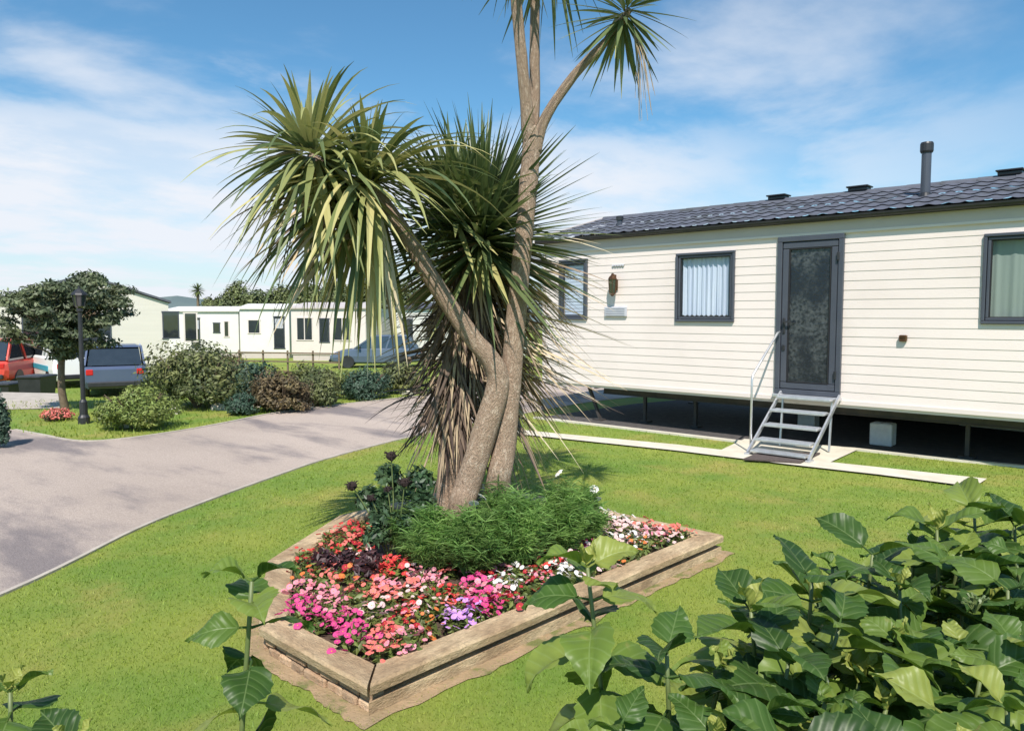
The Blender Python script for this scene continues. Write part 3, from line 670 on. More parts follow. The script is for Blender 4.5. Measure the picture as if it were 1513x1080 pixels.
def head(b, C, n, L, Wd, axis=(0, 0, 1), lo=-60, hi=88, droop=.5, rb=(.1, .7), seed=0, az=None, lowyel=True, rad=.05, Lr=.25, bdead=None, kinkp=.0, young=.72, skip=None, upk=0.0):
    r = random.Random(seed); C = Vector(C); q = Vector((0, 0, 1)).rotation_difference(Vector(axis).normalized())
    for i in range(n):
        t = (i + r.random()) / n; el = radians(hi + (lo - hi) * (t ** .85) + r.uniform(-8, 8)); a = (i * 2.39996 + r.uniform(-.25, .25)) if az is None else az[0] + (az[1] - az[0]) * r.random()
        d = q @ Vector((cos(el) * cos(a), cos(el) * sin(a), sin(el)))
        if skip and skip(d, t): continue
        ln = L * (r.uniform(1 - Lr, 1.06)) * (young + (1 - young) * min(1, t * 2.2)) * (1 - upk * max(0, d.z) ** 1.5); rd = rb[0] + (rb[1] - rb[0]) * r.random() ** 1.2
        if lowyel and t > .55: rd = min(1, rd + (t - .55) * r.uniform(0, 1.1))
        leaf(bdead if (bdead is not None and t > .86 and r.random() < .6) else b, C + d * rad - (q @ Vector((0, 0, 1))) * (.14 * t), d, ln, Wd * r.uniform(.75, 1.15), droop * r.uniform(.55, 1.35), rd, roll=r.uniform(-.5, .5), kink=r.uniform(.35, .7) if r.random() < kinkp else 0)
def px(*a): return [at(x, y, D) for x, y, D in a]
def dens(pts, rad, k=5):
    P = [Vector(p) for p in pts]; out = []; ro = []
    for i in range(len(P) - 1):
        a, b_, c, d = P[max(i - 1, 0)], P[i], P[i + 1], P[min(i + 2, len(P) - 1)]
        for j in range(k):
            t = j / k; out.append(.5 * ((2 * b_) + (c - a) * t + (2 * a - 5 * b_ + 4 * c - d) * t * t + (3 * b_ - a - 3 * c + d) * t ** 3)); ro.append(rad[i] + (rad[i + 1] - rad[i]) * t)
    return out + [P[-1]], ro + [rad[-1]]
# --- tall forked palm
base = onz(737, 790, .10)
tall = thing('cabbage_palm', 'tall cabbage palm with smooth grey brown trunk forking into three bare arms high up', 'palm tree', (base.x, base.y, .085))
b = MB()
pt, rd = dens([(base.x, base.y, .02)] + px((736, 718, 5.03), (747, 650, 5.03), (760, 500, 5.04), (774, 350, 5.05), (785, 225, 5.06), (786, 190, 5.07)), [.105, .086, .077, .069, .061, .062, .06]); b.tube(pt, rd, 14, True, wob=.10)
arms = [([(783, 215, 5.06), (775, 130, 5.02), (767, 50, 5.0), (760, -40, 4.98), (757, -105, 4.97)], [.048, .04, .037, .035, .034]),
        ([(787, 215, 5.08), (790, 130, 5.12), (790, 50, 5.15), (792, -50, 5.17), (797, -115, 5.18)], [.048, .037, .034, .032, .031]),
        ([(790, 225, 5.06), (803, 180, 5.05), (848, 112, 5.04), (908, 48, 5.02), (930, 14, 5.0)], [.046, .037, .03, .025, .023])]
for ps, rs in arms:
    pt, rd = dens(px(*ps), rs); b.tube(pt, rd, 12, True, wob=.12)
b.build('trunk', G['trunk'], tall, smooth=True)
for (x, y, D), n, L, sd_, ax in (((757, -140, 4.97), 100, .58, 3, (-.2, 0, 1)), ((828, -128, 5.18), 130, .80, 4, (.6, .4, 1)), ((930, 4, 5.0), 95, .46, 5, (.35, .3, 1))):
    b = MB(); head(b, at(x, y, D), n, L, .032, ax, -72, 85, .42, (.0, .5), sd_, rad=.03); b.build('leaf_head', G['leafA'], tall)
b = MB()                                                              # hanging flower stalk under the small head
c = at(936, 40, 5.0); e = at(952, 165, 5.0)
for k in range(16):
    q = e + Vector((rng.uniform(-.06, .06), rng.uniform(-.06, .06), rng.uniform(-.08, .22))); b.tube([c, c.lerp(q, .5) + Vector((.01, .01, .03)), q], [.004, .003, .0012], 4)
b.build('dry_flower_stalk', G['leafD'], tall)
# --- leaning palm
base = onz(682, 806, .10)
lean = thing('cabbage_palm', 'leaning cabbage palm whose trunk bends left to a broad drooping head of leaves', 'palm tree', (base.x, base.y, .085))
b = MB()
pt, rd = dens([(base.x, base.y, .02)] + px((682, 750, 4.95), (692, 715, 4.95), (716, 640, 4.96), (735, 575, 4.96), (728, 538, 4.94), (697, 498, 4.9), (660, 445, 4.86), (632, 402, 4.83), (598, 345, 4.8), (556, 288, 4.78), (540, 262, 4.78)), [.105, .09, .086, .083, .08, .07, .06, .056, .054, .052, .05, .04]); b.tube(pt, rd, 14, True, wob=.10)
b.lathe(at(738, 556, 4.94), [(.05, -.05), (.052, .0), (.046, .035), (.02, .045)], 10, (.35, -.2, 1))
pt, rd = dens(px((585, 325, 4.8), (520, 270, 4.75), (455, 232, 4.7)), [.045, .04, .035]); b.tube(pt, rd, 10, True, wob=.1)
b.build('trunk', G['trunk'], lean, smooth=True)
b = MB(); bd = MB()
head(b, at(540, 258, 4.78), 330, 1.16, .047, (-.5, -.15, .9), -80, 76, 1.2, (.1, .95), 21, bdead=bd, kinkp=.07, young=.4, upk=.42, skip=lambda d, t: (d.dot(RT) > .25 and d.z < .1) or (.1 < t < .45 and (t * 977) % 1 < .35)); b.build('leaf_head', G['leafA'], lean)
b = MB(); head(b, at(446, 222, 4.68), 200, 1.0, .040, (-.9, -.5, .5), -75, 76, .95, (.05, .85), 22, young=.42, upk=.5); b.build('leaf_head', G['leafA'], lean)
r = random.Random(8)
for k in range(80):                                                   # skirt of old leaves hanging below the head
    a = YAW + pi + r.uniform(-1.5, 1.0); c = at(540 + r.uniform(-25, 45), 285 + r.uniform(-10, 60), 4.85); d = Vector((cos(a) * .7, sin(a) * .7, r.uniform(-.5, .3)))
    leaf(bd if k % 3 else b, c, d, r.uniform(.6, 1.0), r.uniform(.028, .05), 1.3, r.uniform(.1, .95), roll=r.uniform(-.8, .8))
bd.build('dead_leaf_skirt', G['leafD'], lean)
# --- shaggy palm behind
base = onz(668, 742, .17); base = Vector((base.x, base.y, .085)); base = Vector((at(668, 740, 5.4).x, at(668, 740, 5.4).y, .09))
shag = thing('cabbage_palm', 'shaggy shorter cabbage palm behind the trunks with a brown skirt of dead leaves', 'palm tree', base)
b = MB(); pt, rd = dens([base - Vector((0, 0, .07))] + px((672, 620, 5.4), (684, 480, 5.38), (698, 350, 5.36)), [.12, .11, .1, .08]); b.tube(pt, rd, 12, True, wob=.15); b.build('trunk', G['trunk'], shag, smooth=True)
C = at(712, 338, 5.35); b = MB(); bd = MB()
head(b, C, 470, 1.0, .042, (0, 0, 1), -42, 88, .12, (.0, .42), 31, lowyel=True, rad=.02, Lr=.4, young=.85); head(b, at(668, 300, 5.2), 150, .8, .04, (-.2, -.1, 1), -40, 80, .25, (.0, .6), 32, rad=.02, Lr=.4); b.build('leaf_head', G['leafA'], shag)
r = random.Random(12)
for k in range(1100):                                                  # stiff straw leaves below, on all sides of the stem
    t = r.random(); c = C.lerp(at(722, 560, 5.38), t); a = r.uniform(0, 2 * pi); el = radians(r.uniform(-62, -2) - 14 * t)
    d = Vector((cos(el) * cos(a), cos(el) * sin(a), sin(el)))
    if d.dot(F0) < -.25 or (t > .2 and d.dot(RT) < -.1): continue
    leaf(bd, c + d * .07, d, r.uniform(.55, 1.08), r.uniform(.014, .032), .12 + .3 * r.random(), .1 + .9 * r.random() ** .7, seg=6, roll=r.uniform(-.8, .8))
for k in range(900):                                                  # matted skirt hugging the trunk
    t = r.random(); c = at(700 - 32 * t, 380 + 250 * t, 5.38); a = r.uniform(0, 2 * pi); d = Vector((cos(a) * .55, sin(a) * .55, r.uniform(-1.0, .1)))
    if d.dot(F0) < -.30: d = Vector((d.x * .35, d.y * .35, -1)) + RT * r.uniform(-.5, .5)
    leaf(bd, c + Vector((cos(a), sin(a), 0)) * r.uniform(.10, .17), d, r.uniform(.22, .6), r.uniform(.012, .028), .9, r.random() ** 1.8 * .75, seg=6, roll=r.uniform(-.9, .9))
bd.build('dead_leaf_skirt', G['leafD'], shag)

# ================================================================== planting in the bed
def fronds(b, base, h, spread, n, seed, wid=.0019):
    r = random.Random(seed)
    for i in range(n):
        a = r.uniform(0, 2 * pi); q = r.random() ** .6 * spread; hh = h * r.uniform(.55, 1.05) * (1 - .35 * (q / spread) ** 2)
        top = base + Vector((cos(a) * q, sin(a) * q, hh)); s0 = base + Vector((cos(a) * q * .3, sin(a) * q * .3, .02)); rv = r.random()
        mid = s0.lerp(top, .5) + Vector((r.uniform(-.03, .03), r.uniform(-.03, .03), .05)); b.tube([s0, mid, top], [.004, .003, .0015], 3, False, rv)
        for k in range(9):
            t = .25 + .75 * k / 8; p = s0.lerp(mid, t * 2) if t < .5 else mid.lerp(top, t * 2 - 1)
            for s in range(9):
                a2 = r.uniform(0, 2 * pi); d = Vector((cos(a2), sin(a2), r.uniform(-.1, .9))).normalized(); l = r.uniform(.04, .11); w = d.cross(Vector((r.uniform(-1, 1), r.uniform(-1, 1), 1))).normalized() * wid * r.uniform(.8, 1.6)
                m = p + d * l * .55; e = p + d * l + Vector((0, 0, -.012)); b.add([p - w * .5, p + w * .5, m + w, e, m - w], [(0, 1, 2, 3, 4)], rv * .6 + r.random() * .4)
def bloom_mesh(nm, petals, R_, cup, m, eye=True):
    b = MB()
    for k in range(petals):
        a = 2 * pi * k / petals; d = Vector((cos(a), sin(a), 0)); s = Vector((-sin(a), cos(a), 0)); vs = []
        for t, w in ((.05, .10), (.4, .42), (.75, .56), (1, .30)):
            for u in (-1, 0, 1): vs.append(d * (R_ * t * (1 - .06 * abs(u))) + s * (R_ * w * u * 5 / petals * 1.05) + Vector((0, 0, R_ * (cup * t - .28 * t * t + .06 * abs(u)))))
        b.add(vs, [(3 * i + j, 3 * i + j + 1, 3 * i + j + 4, 3 * i + j + 3) for i in range(3) for j in range(2)], rng.random())
    if eye: b.lathe((0, 0, .002), [(R_ * .14, 0), (R_ * .12, R_ * .07), (R_ * .03, R_ * .09)], 6, mi=1)
    o = b.build('blossom', [m, G['pollen']], None, smooth=True); me = o.data; bpy.data.objects.remove(o); return me
def leafcards(n, C, rad, size, seed, up=.5, lump=0, shell=.5):
    """n folded leaf faces spread through an ellipsoid volume, clumped round lump sub-centres"""
    r = np.random.default_rng(seed); C = np.array(C); rad = np.array(rad)
    if lump:
        u = r.normal(size=(lump, 3)); u /= np.linalg.norm(u, axis=1)[:, None]; u[:, 2] = np.abs(u[:, 2]) * 1.25 - .38; cc = u * r.uniform(.45, .8, (lump, 1)); ws = r.uniform(.26, .5, lump)
        k = r.integers(0, lump, n); v = r.normal(size=(n, 3)); v /= np.linalg.norm(v, axis=1)[:, None]; q = r.uniform(shell, 1, n) ** .6
        p = cc[k] + v * (ws[k] * q)[:, None]; nrm = v * .7 + p * .5
    else:
        v = r.normal(size=(n, 3)); v /= np.linalg.norm(v, axis=1)[:, None]; q = r.uniform(shell, 1, n); p = v * q[:, None]; p[:, 2] = np.abs(p[:, 2]); nrm = v.copy()
    nrm = nrm + r.normal(0, .45, (n, 3)); nrm[:, 2] += up; nrm /= np.linalg.norm(nrm, axis=1)[:, None]
    t = np.cross(nrm, r.normal(size=(n, 3))); t /= np.linalg.norm(t, axis=1)[:, None]; s = np.cross(nrm, t); L = size * r.uniform(.6, 1.25, n)[:, None]; w = L * r.uniform(.32, .5, (n, 1))
    c = C + p * rad
    V = np.stack([c - t * L * .5, c + s * w * .5 - nrm * L * .06, c + t * L * .5, c - s * w * .5 - nrm * L * .06], 1)
    return V, np.repeat(r.uniform(0, 1, n), 4)
def cards(name, sets, m, parent):
    V = np.concatenate([v.reshape(-1, 3) for v, _ in sets]); R_ = np.concatenate([q for _, q in sets]); F = np.arange(len(V)).reshape(-1, 4)
    F = np.concatenate([F[:, [0, 1, 2]], F[:, [0, 2, 3]]]); return npmesh(name, V, F, R_, m, parent)

bl = {k: [bloom_mesh(k, 5, .026, .18, G['p_' + k]), bloom_mesh(k, 6, .021, .3, G['p_' + k])] for k in ('scarlet', 'coral', 'magenta', 'pink', 'lilac', 'white', 'blush', 'orange', 'crimson')}
white_c = bloom_mesh('cosmos_white', 8, .034, .1, G['p_white'])
# feathery cosmos round the palm feet
for i, (x, y, D, h, sp, n, lab) in enumerate(((640, 815, 4.55, .42, .17, 70, 'feathery green cosmos at the left foot of the leaning trunk'), (700, 822, 4.5, .44, .19, 90, 'feathery green cosmos in front of the leaning trunk'), (765, 815, 4.6, .50, .20, 95, 'feathery green cosmos in front of the tall trunk with white bloom'),
        (825, 800, 4.85, .55, .21, 95, 'tall feathery green cosmos right of the trunks with white bloom on top'), (735, 780, 4.9, .5, .2, 70, 'feathery green cosmos between the two palm trunks'), (610, 800, 4.8, .42, .15, 60, 'feathery green cosmos beside the dark leaved plant'), (865, 790, 5.1, .42, .13, 45, 'small feathery cosmos at the right end of the green clump'))):
    p = at(x, y, D); p = Vector((p.x, p.y, .105)); t = thing('cosmos_plant', lab, 'cosmos plant', p, group='feathery cosmos in the raised bed'); b = MB(); fronds(b, p, h, sp, n, 40 + i); b.build('foliage', G['cosmos'], t)
    for (bx, by, who) in ((825, 698, 3), (713, 733, 2), (878, 722, 6), (882, 736, 6), (700, 742, 1)):
        if who == i:
            q = at(bx, by, D + .05); o = bpy.data.objects.new('blossom', white_c); COL.objects.link(o); o.parent = t; o.location = q - p; o.rotation_euler = (-.7, .3, rng.random() * 6)
            b = MB(); b.tube([p + Vector((0, 0, .1)), p.lerp(q, .5) + Vector((0, 0, .06)), q], .003, 5); b.build('flower_stalk', G['stem'], t)
# dark leaved plant with dried seed heads
p = at(575, 815, 4.75); p = Vector((p.x, p.y, .105)); t = thing('dahlia_plant', 'dark leaved plant with tall round dried seed heads at the left of the palms', 'garden plant', p)
sets = [leafcards(420, at(565 + dx, 770 + dy, 4.75 + dd), (.10, .10, .12), .06, 60 + i, .4, 0, .2) for i, (dx, dy, dd) in enumerate(((0, 0, 0), (-18, -25, .05), (25, -35, .1), (40, 5, 0), (10, -60, .1), (-8, 30, -.05), (55, -55, .15), (60, -20, 0)))]
cards('foliage', sets, G['darkfol'], t)
for x, y in ((578, 673), (520, 717), (573, 722), (548, 735), (598, 712)):
    q = at(x, y, 4.7); b = MB(); b.tube([p + Vector((0, 0, .03)), p.lerp(q, .55) + Vector((.02, .01, .03)), q], [.006, .005, .003], 6); b.build('flower_stalk', G['stem'], t)
    b = MB(); rr = .034 if y < 720 else .022; b.lathe(q, [(.006, -rr), (rr * .8, -rr * .55), (rr, 0), (rr * .75, rr * .5), (rr * .2, rr * .75)], 9)
    for k in range(22): a = rng.uniform(0, 2 * pi); d = Vector((cos(a), sin(a), rng.uniform(-.6, .8))).normalized(); b.bar(q + d * rr * .7, q + d * rr * 1.45, .004)
    b.build('seed_head', G['seed'], t)
p = at(512, 822, 4.6); p = Vector((p.x, p.y, .105)); t = thing('maroon_plant', 'low maroon leaved plant at the back left of the bed', 'garden plant', p)
cards('foliage', [leafcards(420, p + Vector((dx, dy, .03)), (.10, .10, .13), .05, 70 + i, .4, 0, .3) for i, (dx, dy) in enumerate(((0, 0), (-.12, -.08), (.1, .1), (.2, -.02)))], G['maroonfol'], t)
# bedding: each plant a mound of leaves with its own blossoms
folme = []
for k in range(4):
    V, R_ = leafcards(150, (0, 0, .02), (.085, .085, .07), .042, 200 + k, .5, 0, .35)
    F = np.arange(len(V.reshape(-1, 3))).reshape(-1, 4); o = npmesh('leaves', V.reshape(-1, 3), np.concatenate([F[:, [0, 1, 2]], F[:, [0, 2, 3]]]), R_, G['bedfol']); folme.append(o.data); bpy.data.objects.remove(o)
ipoly = offs(BED, -.15)
placed = []
def bedding(zone, cols, n, lab, grp, nb=(14, 20), h=.075):
    k = 0; tries = 0
    while k < n and tries < 400:
        tries += 1; x = rng.uniform(zone[0], zone[2]); y = rng.uniform(zone[1], zone[3]); q = onz(x, y, .17); q = Vector((q.x, q.y, .10))
        if not inpoly(np.array([(q.x, q.y)]), ipoly)[0] or any((q - o).length < .105 for o in placed): continue
        placed.append(q); t = thing('bedding_plant', lab, 'bedding plant', q, group=grp); sc = rng.uniform(.85, 1.2)
        f = bpy.data.objects.new('leaves', rng.choice(folme)); COL.objects.link(f); f.parent = t; f.rotation_euler = (0, 0, rng.random() * 6); f.scale = (sc, sc, sc * rng.uniform(.8, 1.2))
        c = rng.choice(cols); m = int(rng.randint(*nb) * 1.6)
        for j in range(m):
            a = j * 2.4 + rng.random(); rr = .105 * sqrt((j + .5) / m) * sc; o = bpy.data.objects.new('blossom', rng.choice(bl[c])); COL.objects.link(o); o.parent = t
            o.location = (rr * cos(a), rr * sin(a), h * sc * (1.2 - 40 * rr * rr) + rng.uniform(-.02, .03)); o.rotation_euler = (rng.uniform(-.5, .9) , rng.uniform(-.7, .5), rng.random() * 6); s = rng.uniform(.48, .92); o.scale = (s, s, s)
        k += 1
bedding((425, 800, 520, 842), ['scarlet', 'crimson', 'coral'], 9, 'red bedding plant at the back left edge of the bed', 'red bedding flowers at the back left edge', (6, 10))
bedding((425, 868, 500, 915), ['magenta', 'magenta', 'pink'], 8, 'magenta or pink bedding plant at the left corner of the bed', 'magenta bedding flowers at the left corner', (10, 18))
bedding((455, 905, 525, 945), ['magenta', 'pink'], 4, 'pink and magenta bedding plant near the front edge of the bed', 'pink bedding flowers near the front edge')
bedding((555, 835, 690, 900), ['scarlet', 'coral', 'pink', 'scarlet', 'blush'], 14, 'red or pink bedding plant in the middle of the bed', 'red and pink bedding flowers in the middle', (11, 19))
bedding((500, 815, 660, 845), ['coral', 'pink', 'scarlet', 'blush'], 8, 'mixed red and pink bedding plant close to the feathery cosmos and the maroon plant', 'mixed bedding flowers at the cosmos edge', (9, 14))
bedding((465, 772, 550, 818), ['crimson', 'scarlet', 'coral'], 9, 'red bedding plant in the back left corner beside the dried seed heads', 'red bedding flowers in the back left corner', (6, 10))
bedding((445, 838, 560, 875), ['orange', 'coral'], 7, 'sparse orange bedding plant with green leaves showing', 'orange bedding flowers behind the magenta ones', (3, 7))
bedding((470, 815, 560, 845), ['blush', 'white', 'pink'], 5, 'pale blush bedding plant below the maroon plant', 'blush bedding flowers at the back', (7, 11))
bedding((505, 870, 580, 915), ['blush', 'coral', 'white'], 7, 'pale mixed bedding plant right of the magenta ones', 'pale bedding flowers in the front half', (5, 10))
bedding((515, 915, 610, 965), ['scarlet', 'crimson', 'coral', 'pink'], 10, 'red bedding plant at the near corner of the bed', 'deep red bedding flowers at the near corner', (10, 16))
bedding((585, 895, 650, 940), ['orange', 'coral', 'pink'], 6, 'coral bedding plant along the front sleeper', 'coral bedding flowers along the front sleeper', (7, 12))
bedding((640, 885, 690, 925), ['lilac', 'lilac', 'pink'], 6, 'lilac bedding plant beside the long sleeper', 'lilac bedding flowers beside the long sleeper', (12, 17))
bedding((655, 860, 720, 895), ['magenta', 'pink'], 4, 'rose pink bedding plant behind the lilac ones', 'rose bedding flowers behind the lilac ones')
bedding((705, 845, 820, 890), ['white', 'white', 'crimson', 'pink'], 9, 'white or rose bedding plant along the long sleeper', 'white and rose bedding flowers along the long sleeper', (9, 14))
bedding((690, 820, 790, 855), ['scarlet', 'coral', 'pink'], 8, 'red bedding plant just in front of the feathery cosmos', 'red bedding flowers in front of the cosmos')
bedding((780, 805, 835, 850), ['white', 'pink', 'scarlet'], 5, 'white and pink bedding plant below the right end of the cosmos', 'white and pink bedding flowers by the cosmos')
bedding((845, 795, 895, 830), ['magenta', 'blush'], 5, 'magenta bedding plant right of the cosmos', 'magenta bedding flowers right of the cosmos')
bedding((860, 745, 940, 800), ['blush', 'white', 'blush'], 15, 'pale blush bedding plant at the far right of the bed', 'blush bedding flowers at the far right', (10, 15))
bedding((930, 758, 1015, 800), ['blush', 'pink', 'coral', 'blush'], 12, 'faded pink bedding plant near the far right corner', 'faded pink bedding flowers at the far right corner', (8, 12))
bedding((845, 800, 1010, 850), ['blush', 'white', 'orange'], 12, 'sparse pale bedding plant along the right part of the long sleeper', 'sparse bedding flowers along the right of the long sleeper', (3, 7))
bedding((975, 768, 1010, 790), ['magenta'], 3, 'magenta bedding plant at the far right corner', 'magenta bedding flowers at the far right corner')
# ================================================================== foreground hydrangeas
def veinleaf(name, tints):
    m = bpy.data.materials.new(name); m.use_nodes = True; t = m.node_tree; t.nodes.clear(); n = t.nodes.new; l = t.links.new
    def ma(op, a, b=None):
        k = n('ShaderNodeMath'); k.operation = op
        for i, v in enumerate((a, b)):
            if v is None: continue
            if isinstance(v, (int, float)): k.inputs[i].default_value = v
            else: l(v, k.inputs[i])
        return k.outputs[0]
    def mixc(f, a, b, bt='MIX'):
        k = n('ShaderNodeMix'); k.data_type = 'RGBA'; k.blend_type = bt
        for i, v in ((0, f), (6, a), (7, b)):
            if isinstance(v, tuple): k.inputs[i].default_value = (*v, 1)
            elif isinstance(v, float): k.inputs[i].default_value = v
            else: l(v, k.inputs[i])
        return k.outputs[2]
    out = n('ShaderNodeOutputMaterial'); p = n('ShaderNodeBsdfPrincipled'); uv = n('ShaderNodeTexCoord'); sp = n('ShaderNodeSeparateXYZ'); l(uv.outputs['UV'], sp.inputs[0])
    au = ma('ABSOLUTE', ma('SUBTRACT', sp.outputs[0], .5)); side = ma('SINE', ma('MULTIPLY', ma('SUBTRACT', sp.outputs[1], ma('MULTIPLY', au, .55)), 38))
    sv = ma('POWER', ma('MAXIMUM', side, 0.0), 9.0); mid = ma('SUBTRACT', 1.0, ma('MINIMUM', ma('DIVIDE', au, .022), 1.0)); vein = ma('MAXIMUM', ma('MULTIPLY', sv, .5), mid)
    at_ = n('ShaderNodeAttribute'); at_.attribute_name = 'rnd'; cr = n('ShaderNodeValToRGB'); l(at_.outputs['Fac'], cr.inputs[0]); e = cr.color_ramp.elements
    for i, (ps, c) in enumerate(tints):
        el = e[i] if i < 2 else e.new(ps)
        el.position = ps; el.color = (*c, 1)
    nz = n('ShaderNodeTexNoise'); nz.inputs['Scale'].default_value = 26; nz.inputs['Detail'].default_value = 6; g = n('ShaderNodeNewGeometry'); l(g.outputs['Position'], nz.inputs['Vector'])
    c = mixc(.5, cr.outputs[0], mixc(nz.outputs['Fac'], (.6, .6, .55), (1.4, 1.35, 1.2)), 'MULTIPLY')
    # pale browning at some edges
    br = n('ShaderNodeMapRange'); l(nz.outputs['Fac'], br.inputs['Value']); br.inputs['From Min'].default_value = .66; br.inputs['From Max'].default_value = .74
    c = mixc(ma('MULTIPLY', br.outputs[0], .35), c, (.30, .24, .10))
    c = mixc(ma('MULTIPLY', vein, .45), c, (.24, .32, .13))
    l(c, p.inputs['Base Color']); p.inputs['Roughness'].default_value = .42; p.inputs['Specular IOR Level'].default_value = .27
    hgt = ma('ADD', ma('MULTIPLY', ma('ADD', ma('MULTIPLY', side, -.5), ma('MULTIPLY', mid, -1.0)), 1.0), ma('MULTIPLY', nz.outputs['Fac'], .8))
    b = n('ShaderNodeBump'); b.inputs['Strength'].default_value = .3; b.inputs['Distance'].default_value = .0035; l(hgt, b.inputs['Height']); l(b.outputs[0], p.inputs['Normal'])
    tr = n('ShaderNodeBsdfTranslucent'); l(mixc(1.0, c, (1.5, 1.7, .7), 'MULTIPLY'), tr.inputs[0]); x = n('ShaderNodeMixShader'); x.inputs[0].default_value = .22
    l(p.outputs[0], x.inputs[1]); l(tr.outputs[0], x.inputs[2]); l(x.outputs[0], out.inputs[0]); return m
G['hyd'] = veinleaf('hydrangea_leaf', [(0, (.018, .046, .012)), (.38, (.055, .112, .022)), (.7, (.14, .205, .04)), (1, (.34, .35, .09))])

def hleaf(b, P, d, nrm, L, Wd, curl, fold, rnd, r):
    """ovate toothed leaf with a folded midrib, starting with a short stalk"""
    d = Vector(d).normalized(); nrm = Vector(nrm); s = d.cross(nrm).normalized(); u = s.cross(d).normalized(); nst, nw = 15, 4
    st_ = L * .16; p = Vector(P); e = p + d * st_; b.tube([p, p.lerp(e, .5), e + d * L * .05], [.0028, .0022, .0018], 5, False, rnd)
    p = e; vs = []; uvs = []; step = (L - st_) / nst; ph = r.uniform(0, 6); tw = r.uniform(-.5, .5)
    for i in range(nst + 1):
        t = i / nst; w = Wd / 2 * (sin(pi * t ** .70) ** (.8 + .7 * t) if 0 < t < 1 else 0) + .0006
        for j in range(-nw, nw + 1):
            q = j / nw; tooth = (1 + (.055 if i % 2 else -.045)) if abs(j) == nw else 1; fl = .006 * sin(t * 9 + ph + j * .5) * abs(q)
            lift = abs(q) * fold * w - (q * q) * w * .28 + fl; vs.append(p + s * (w * q * tooth) + u * lift); uvs.append((.5 + q * .5 * max(w / (Wd / 2), .05), t))
        ang = -curl * step / L * (.35 + 1.3 * t); rot = Quaternion(s, ang); d = (rot @ d).normalized(); u = s.cross(d).normalized(); rt = Quaternion(d, tw * step / L); s = rt @ s; u = rt @ u; p = p + d * step
    k = 2 * nw + 1; b.add(vs, [(i * k + j, i * k + j + 1, (i + 1) * k + j + 1, (i + 1) * k + j) for i in range(nst) for j in range(2 * nw)], rnd, uvs)
def sprig(bl_, bs, base, tip, npair, L, seed, first=.0, gap=.07, tilt=.35, az0=None, rndb=(.05, .85)):
    r = random.Random(seed); base, tip = Vector(base), Vector(tip); ax = (tip - base).normalized(); Ls = (tip - base).length
    mid = base.lerp(tip, .5) + Vector((r.uniform(-.03, .03), r.uniform(-.03, .03), 0)); pts, rd = dens([base, mid, tip], [.007, .0055, .0035], 6); bs.tube(pts, rd, 7)
    az = r.uniform(0, pi) if az0 is None else az0; pos = first
    for k in range(npair):
        f = k / max(1, npair - 1); p = tip - ax * pos; ll = L * (.62 + .46 * min(1, f * 1.6)) * r.uniform(.88, 1.1); el = .55 - .75 * min(1, f * 1.4) - tilt * f
        for sgn in (0, pi):
            a = az + sgn + r.uniform(-.2, .2); d = Vector((cos(a) * cos(el), sin(a) * cos(el), sin(el))); up = Vector((-cos(a) * sin(el), -sin(a) * sin(el), cos(el))) + Vector((r.uniform(-.5, .5), r.uniform(-.5, .5), 0))
            hleaf(bl_, p, d, up, ll, ll * r.uniform(.54, .68), r.uniform(.4, 1.7), r.uniform(.1, .85), r.uniform(*rndb), r)
        az += pi / 2 + r.uniform(-.25, .25); pos += gap * (.3 + .7 * min(1, .25 + f)) * r.uniform(.85, 1.2)
    if npair > 2 and seed % 3 == 0:                                                    # tight pair of young leaves at the tip
        for s_ in (0, pi):
            a = az0 + .8 + s_ if az0 is not None else az + s_; d = Vector((cos(a) * .4, sin(a) * .4, .9)); hleaf(bl_, tip, d, Vector((-cos(a), -sin(a), .4)), L * .34, L * .16, .3, .7, .9, r)
def shrub(name, label, stems, L, group=None, budhead=()):
    c = sum((Vector((s[0].x, s[0].y, 0)) for s in stems), Vector()) / len(stems); t = thing(name, label, 'shrub', c, group=group); bl_, bs = MB(), MB()
    for i, (base, tip, npair, kw) in enumerate(stems): sprig(bl_, bs, base, tip, npair, kw.pop('L', L), kw.pop('seed', i), **kw)
    bl_.build('foliage', G['hyd'], t, smooth=True); bs.build('stem', G['stem'], t, smooth=True)
    for q in budhead:
        b = MB()
        for k in range(26): a = rng.uniform(0, 2 * pi); rr = rng.uniform(0, .03); e = q + Vector((rr * cos(a), rr * sin(a), rng.uniform(.02, .035))); b.tube([q, q.lerp(e, .6) + Vector((0, 0, .006)), e], [.0018, .0012, .003], 5, True, rng.random())
        b.build('bud_cluster', G['stem'], t)
    return t
def gb(x, y, D, dx=0, dy=0): p = at(x, y, D); return Vector((p.x + dx, p.y + dy, 0.0))
# left sprig
shrub('hydrangea_shrub', 'single upright leafy hydrangea shoot in front of the near corner of the flower bed', [(gb(348, 1200, 1.22), at(372, 858, 1.2), 7, dict(seed=4, az0=YAW + .25, gap=.068, tilt=.3))], .135)
shrub('hydrangea_shrub', 'two low hydrangea shoots just showing in the bottom left corner', [(gb(20, 1300, 1.2), at(15, 1022, 1.25), 3, dict(seed=9, az0=YAW + .1, L=.13)), (gb(140, 1400, 1.15), at(110, 1108, 1.15), 3, dict(seed=12, az0=YAW - .3, L=.15))], .12)
# centre sprig
shrub('hydrangea_shrub', 'open hydrangea shoot overlapping the long sleeper of the flower bed', [(gb(985, 1250, 1.3), at(868, 838, 1.3), 8, dict(seed=15, az0=YAW + .1, gap=.056, L=.15)), (gb(1010, 1300, 1.22), at(985, 965, 1.2), 6, dict(seed=17, az0=YAW + 1.2, gap=.075, L=.16)), (gb(960, 1300, 1.15), at(915, 1075, 1.12), 5, dict(seed=19, gap=.065))], .14, budhead=[])
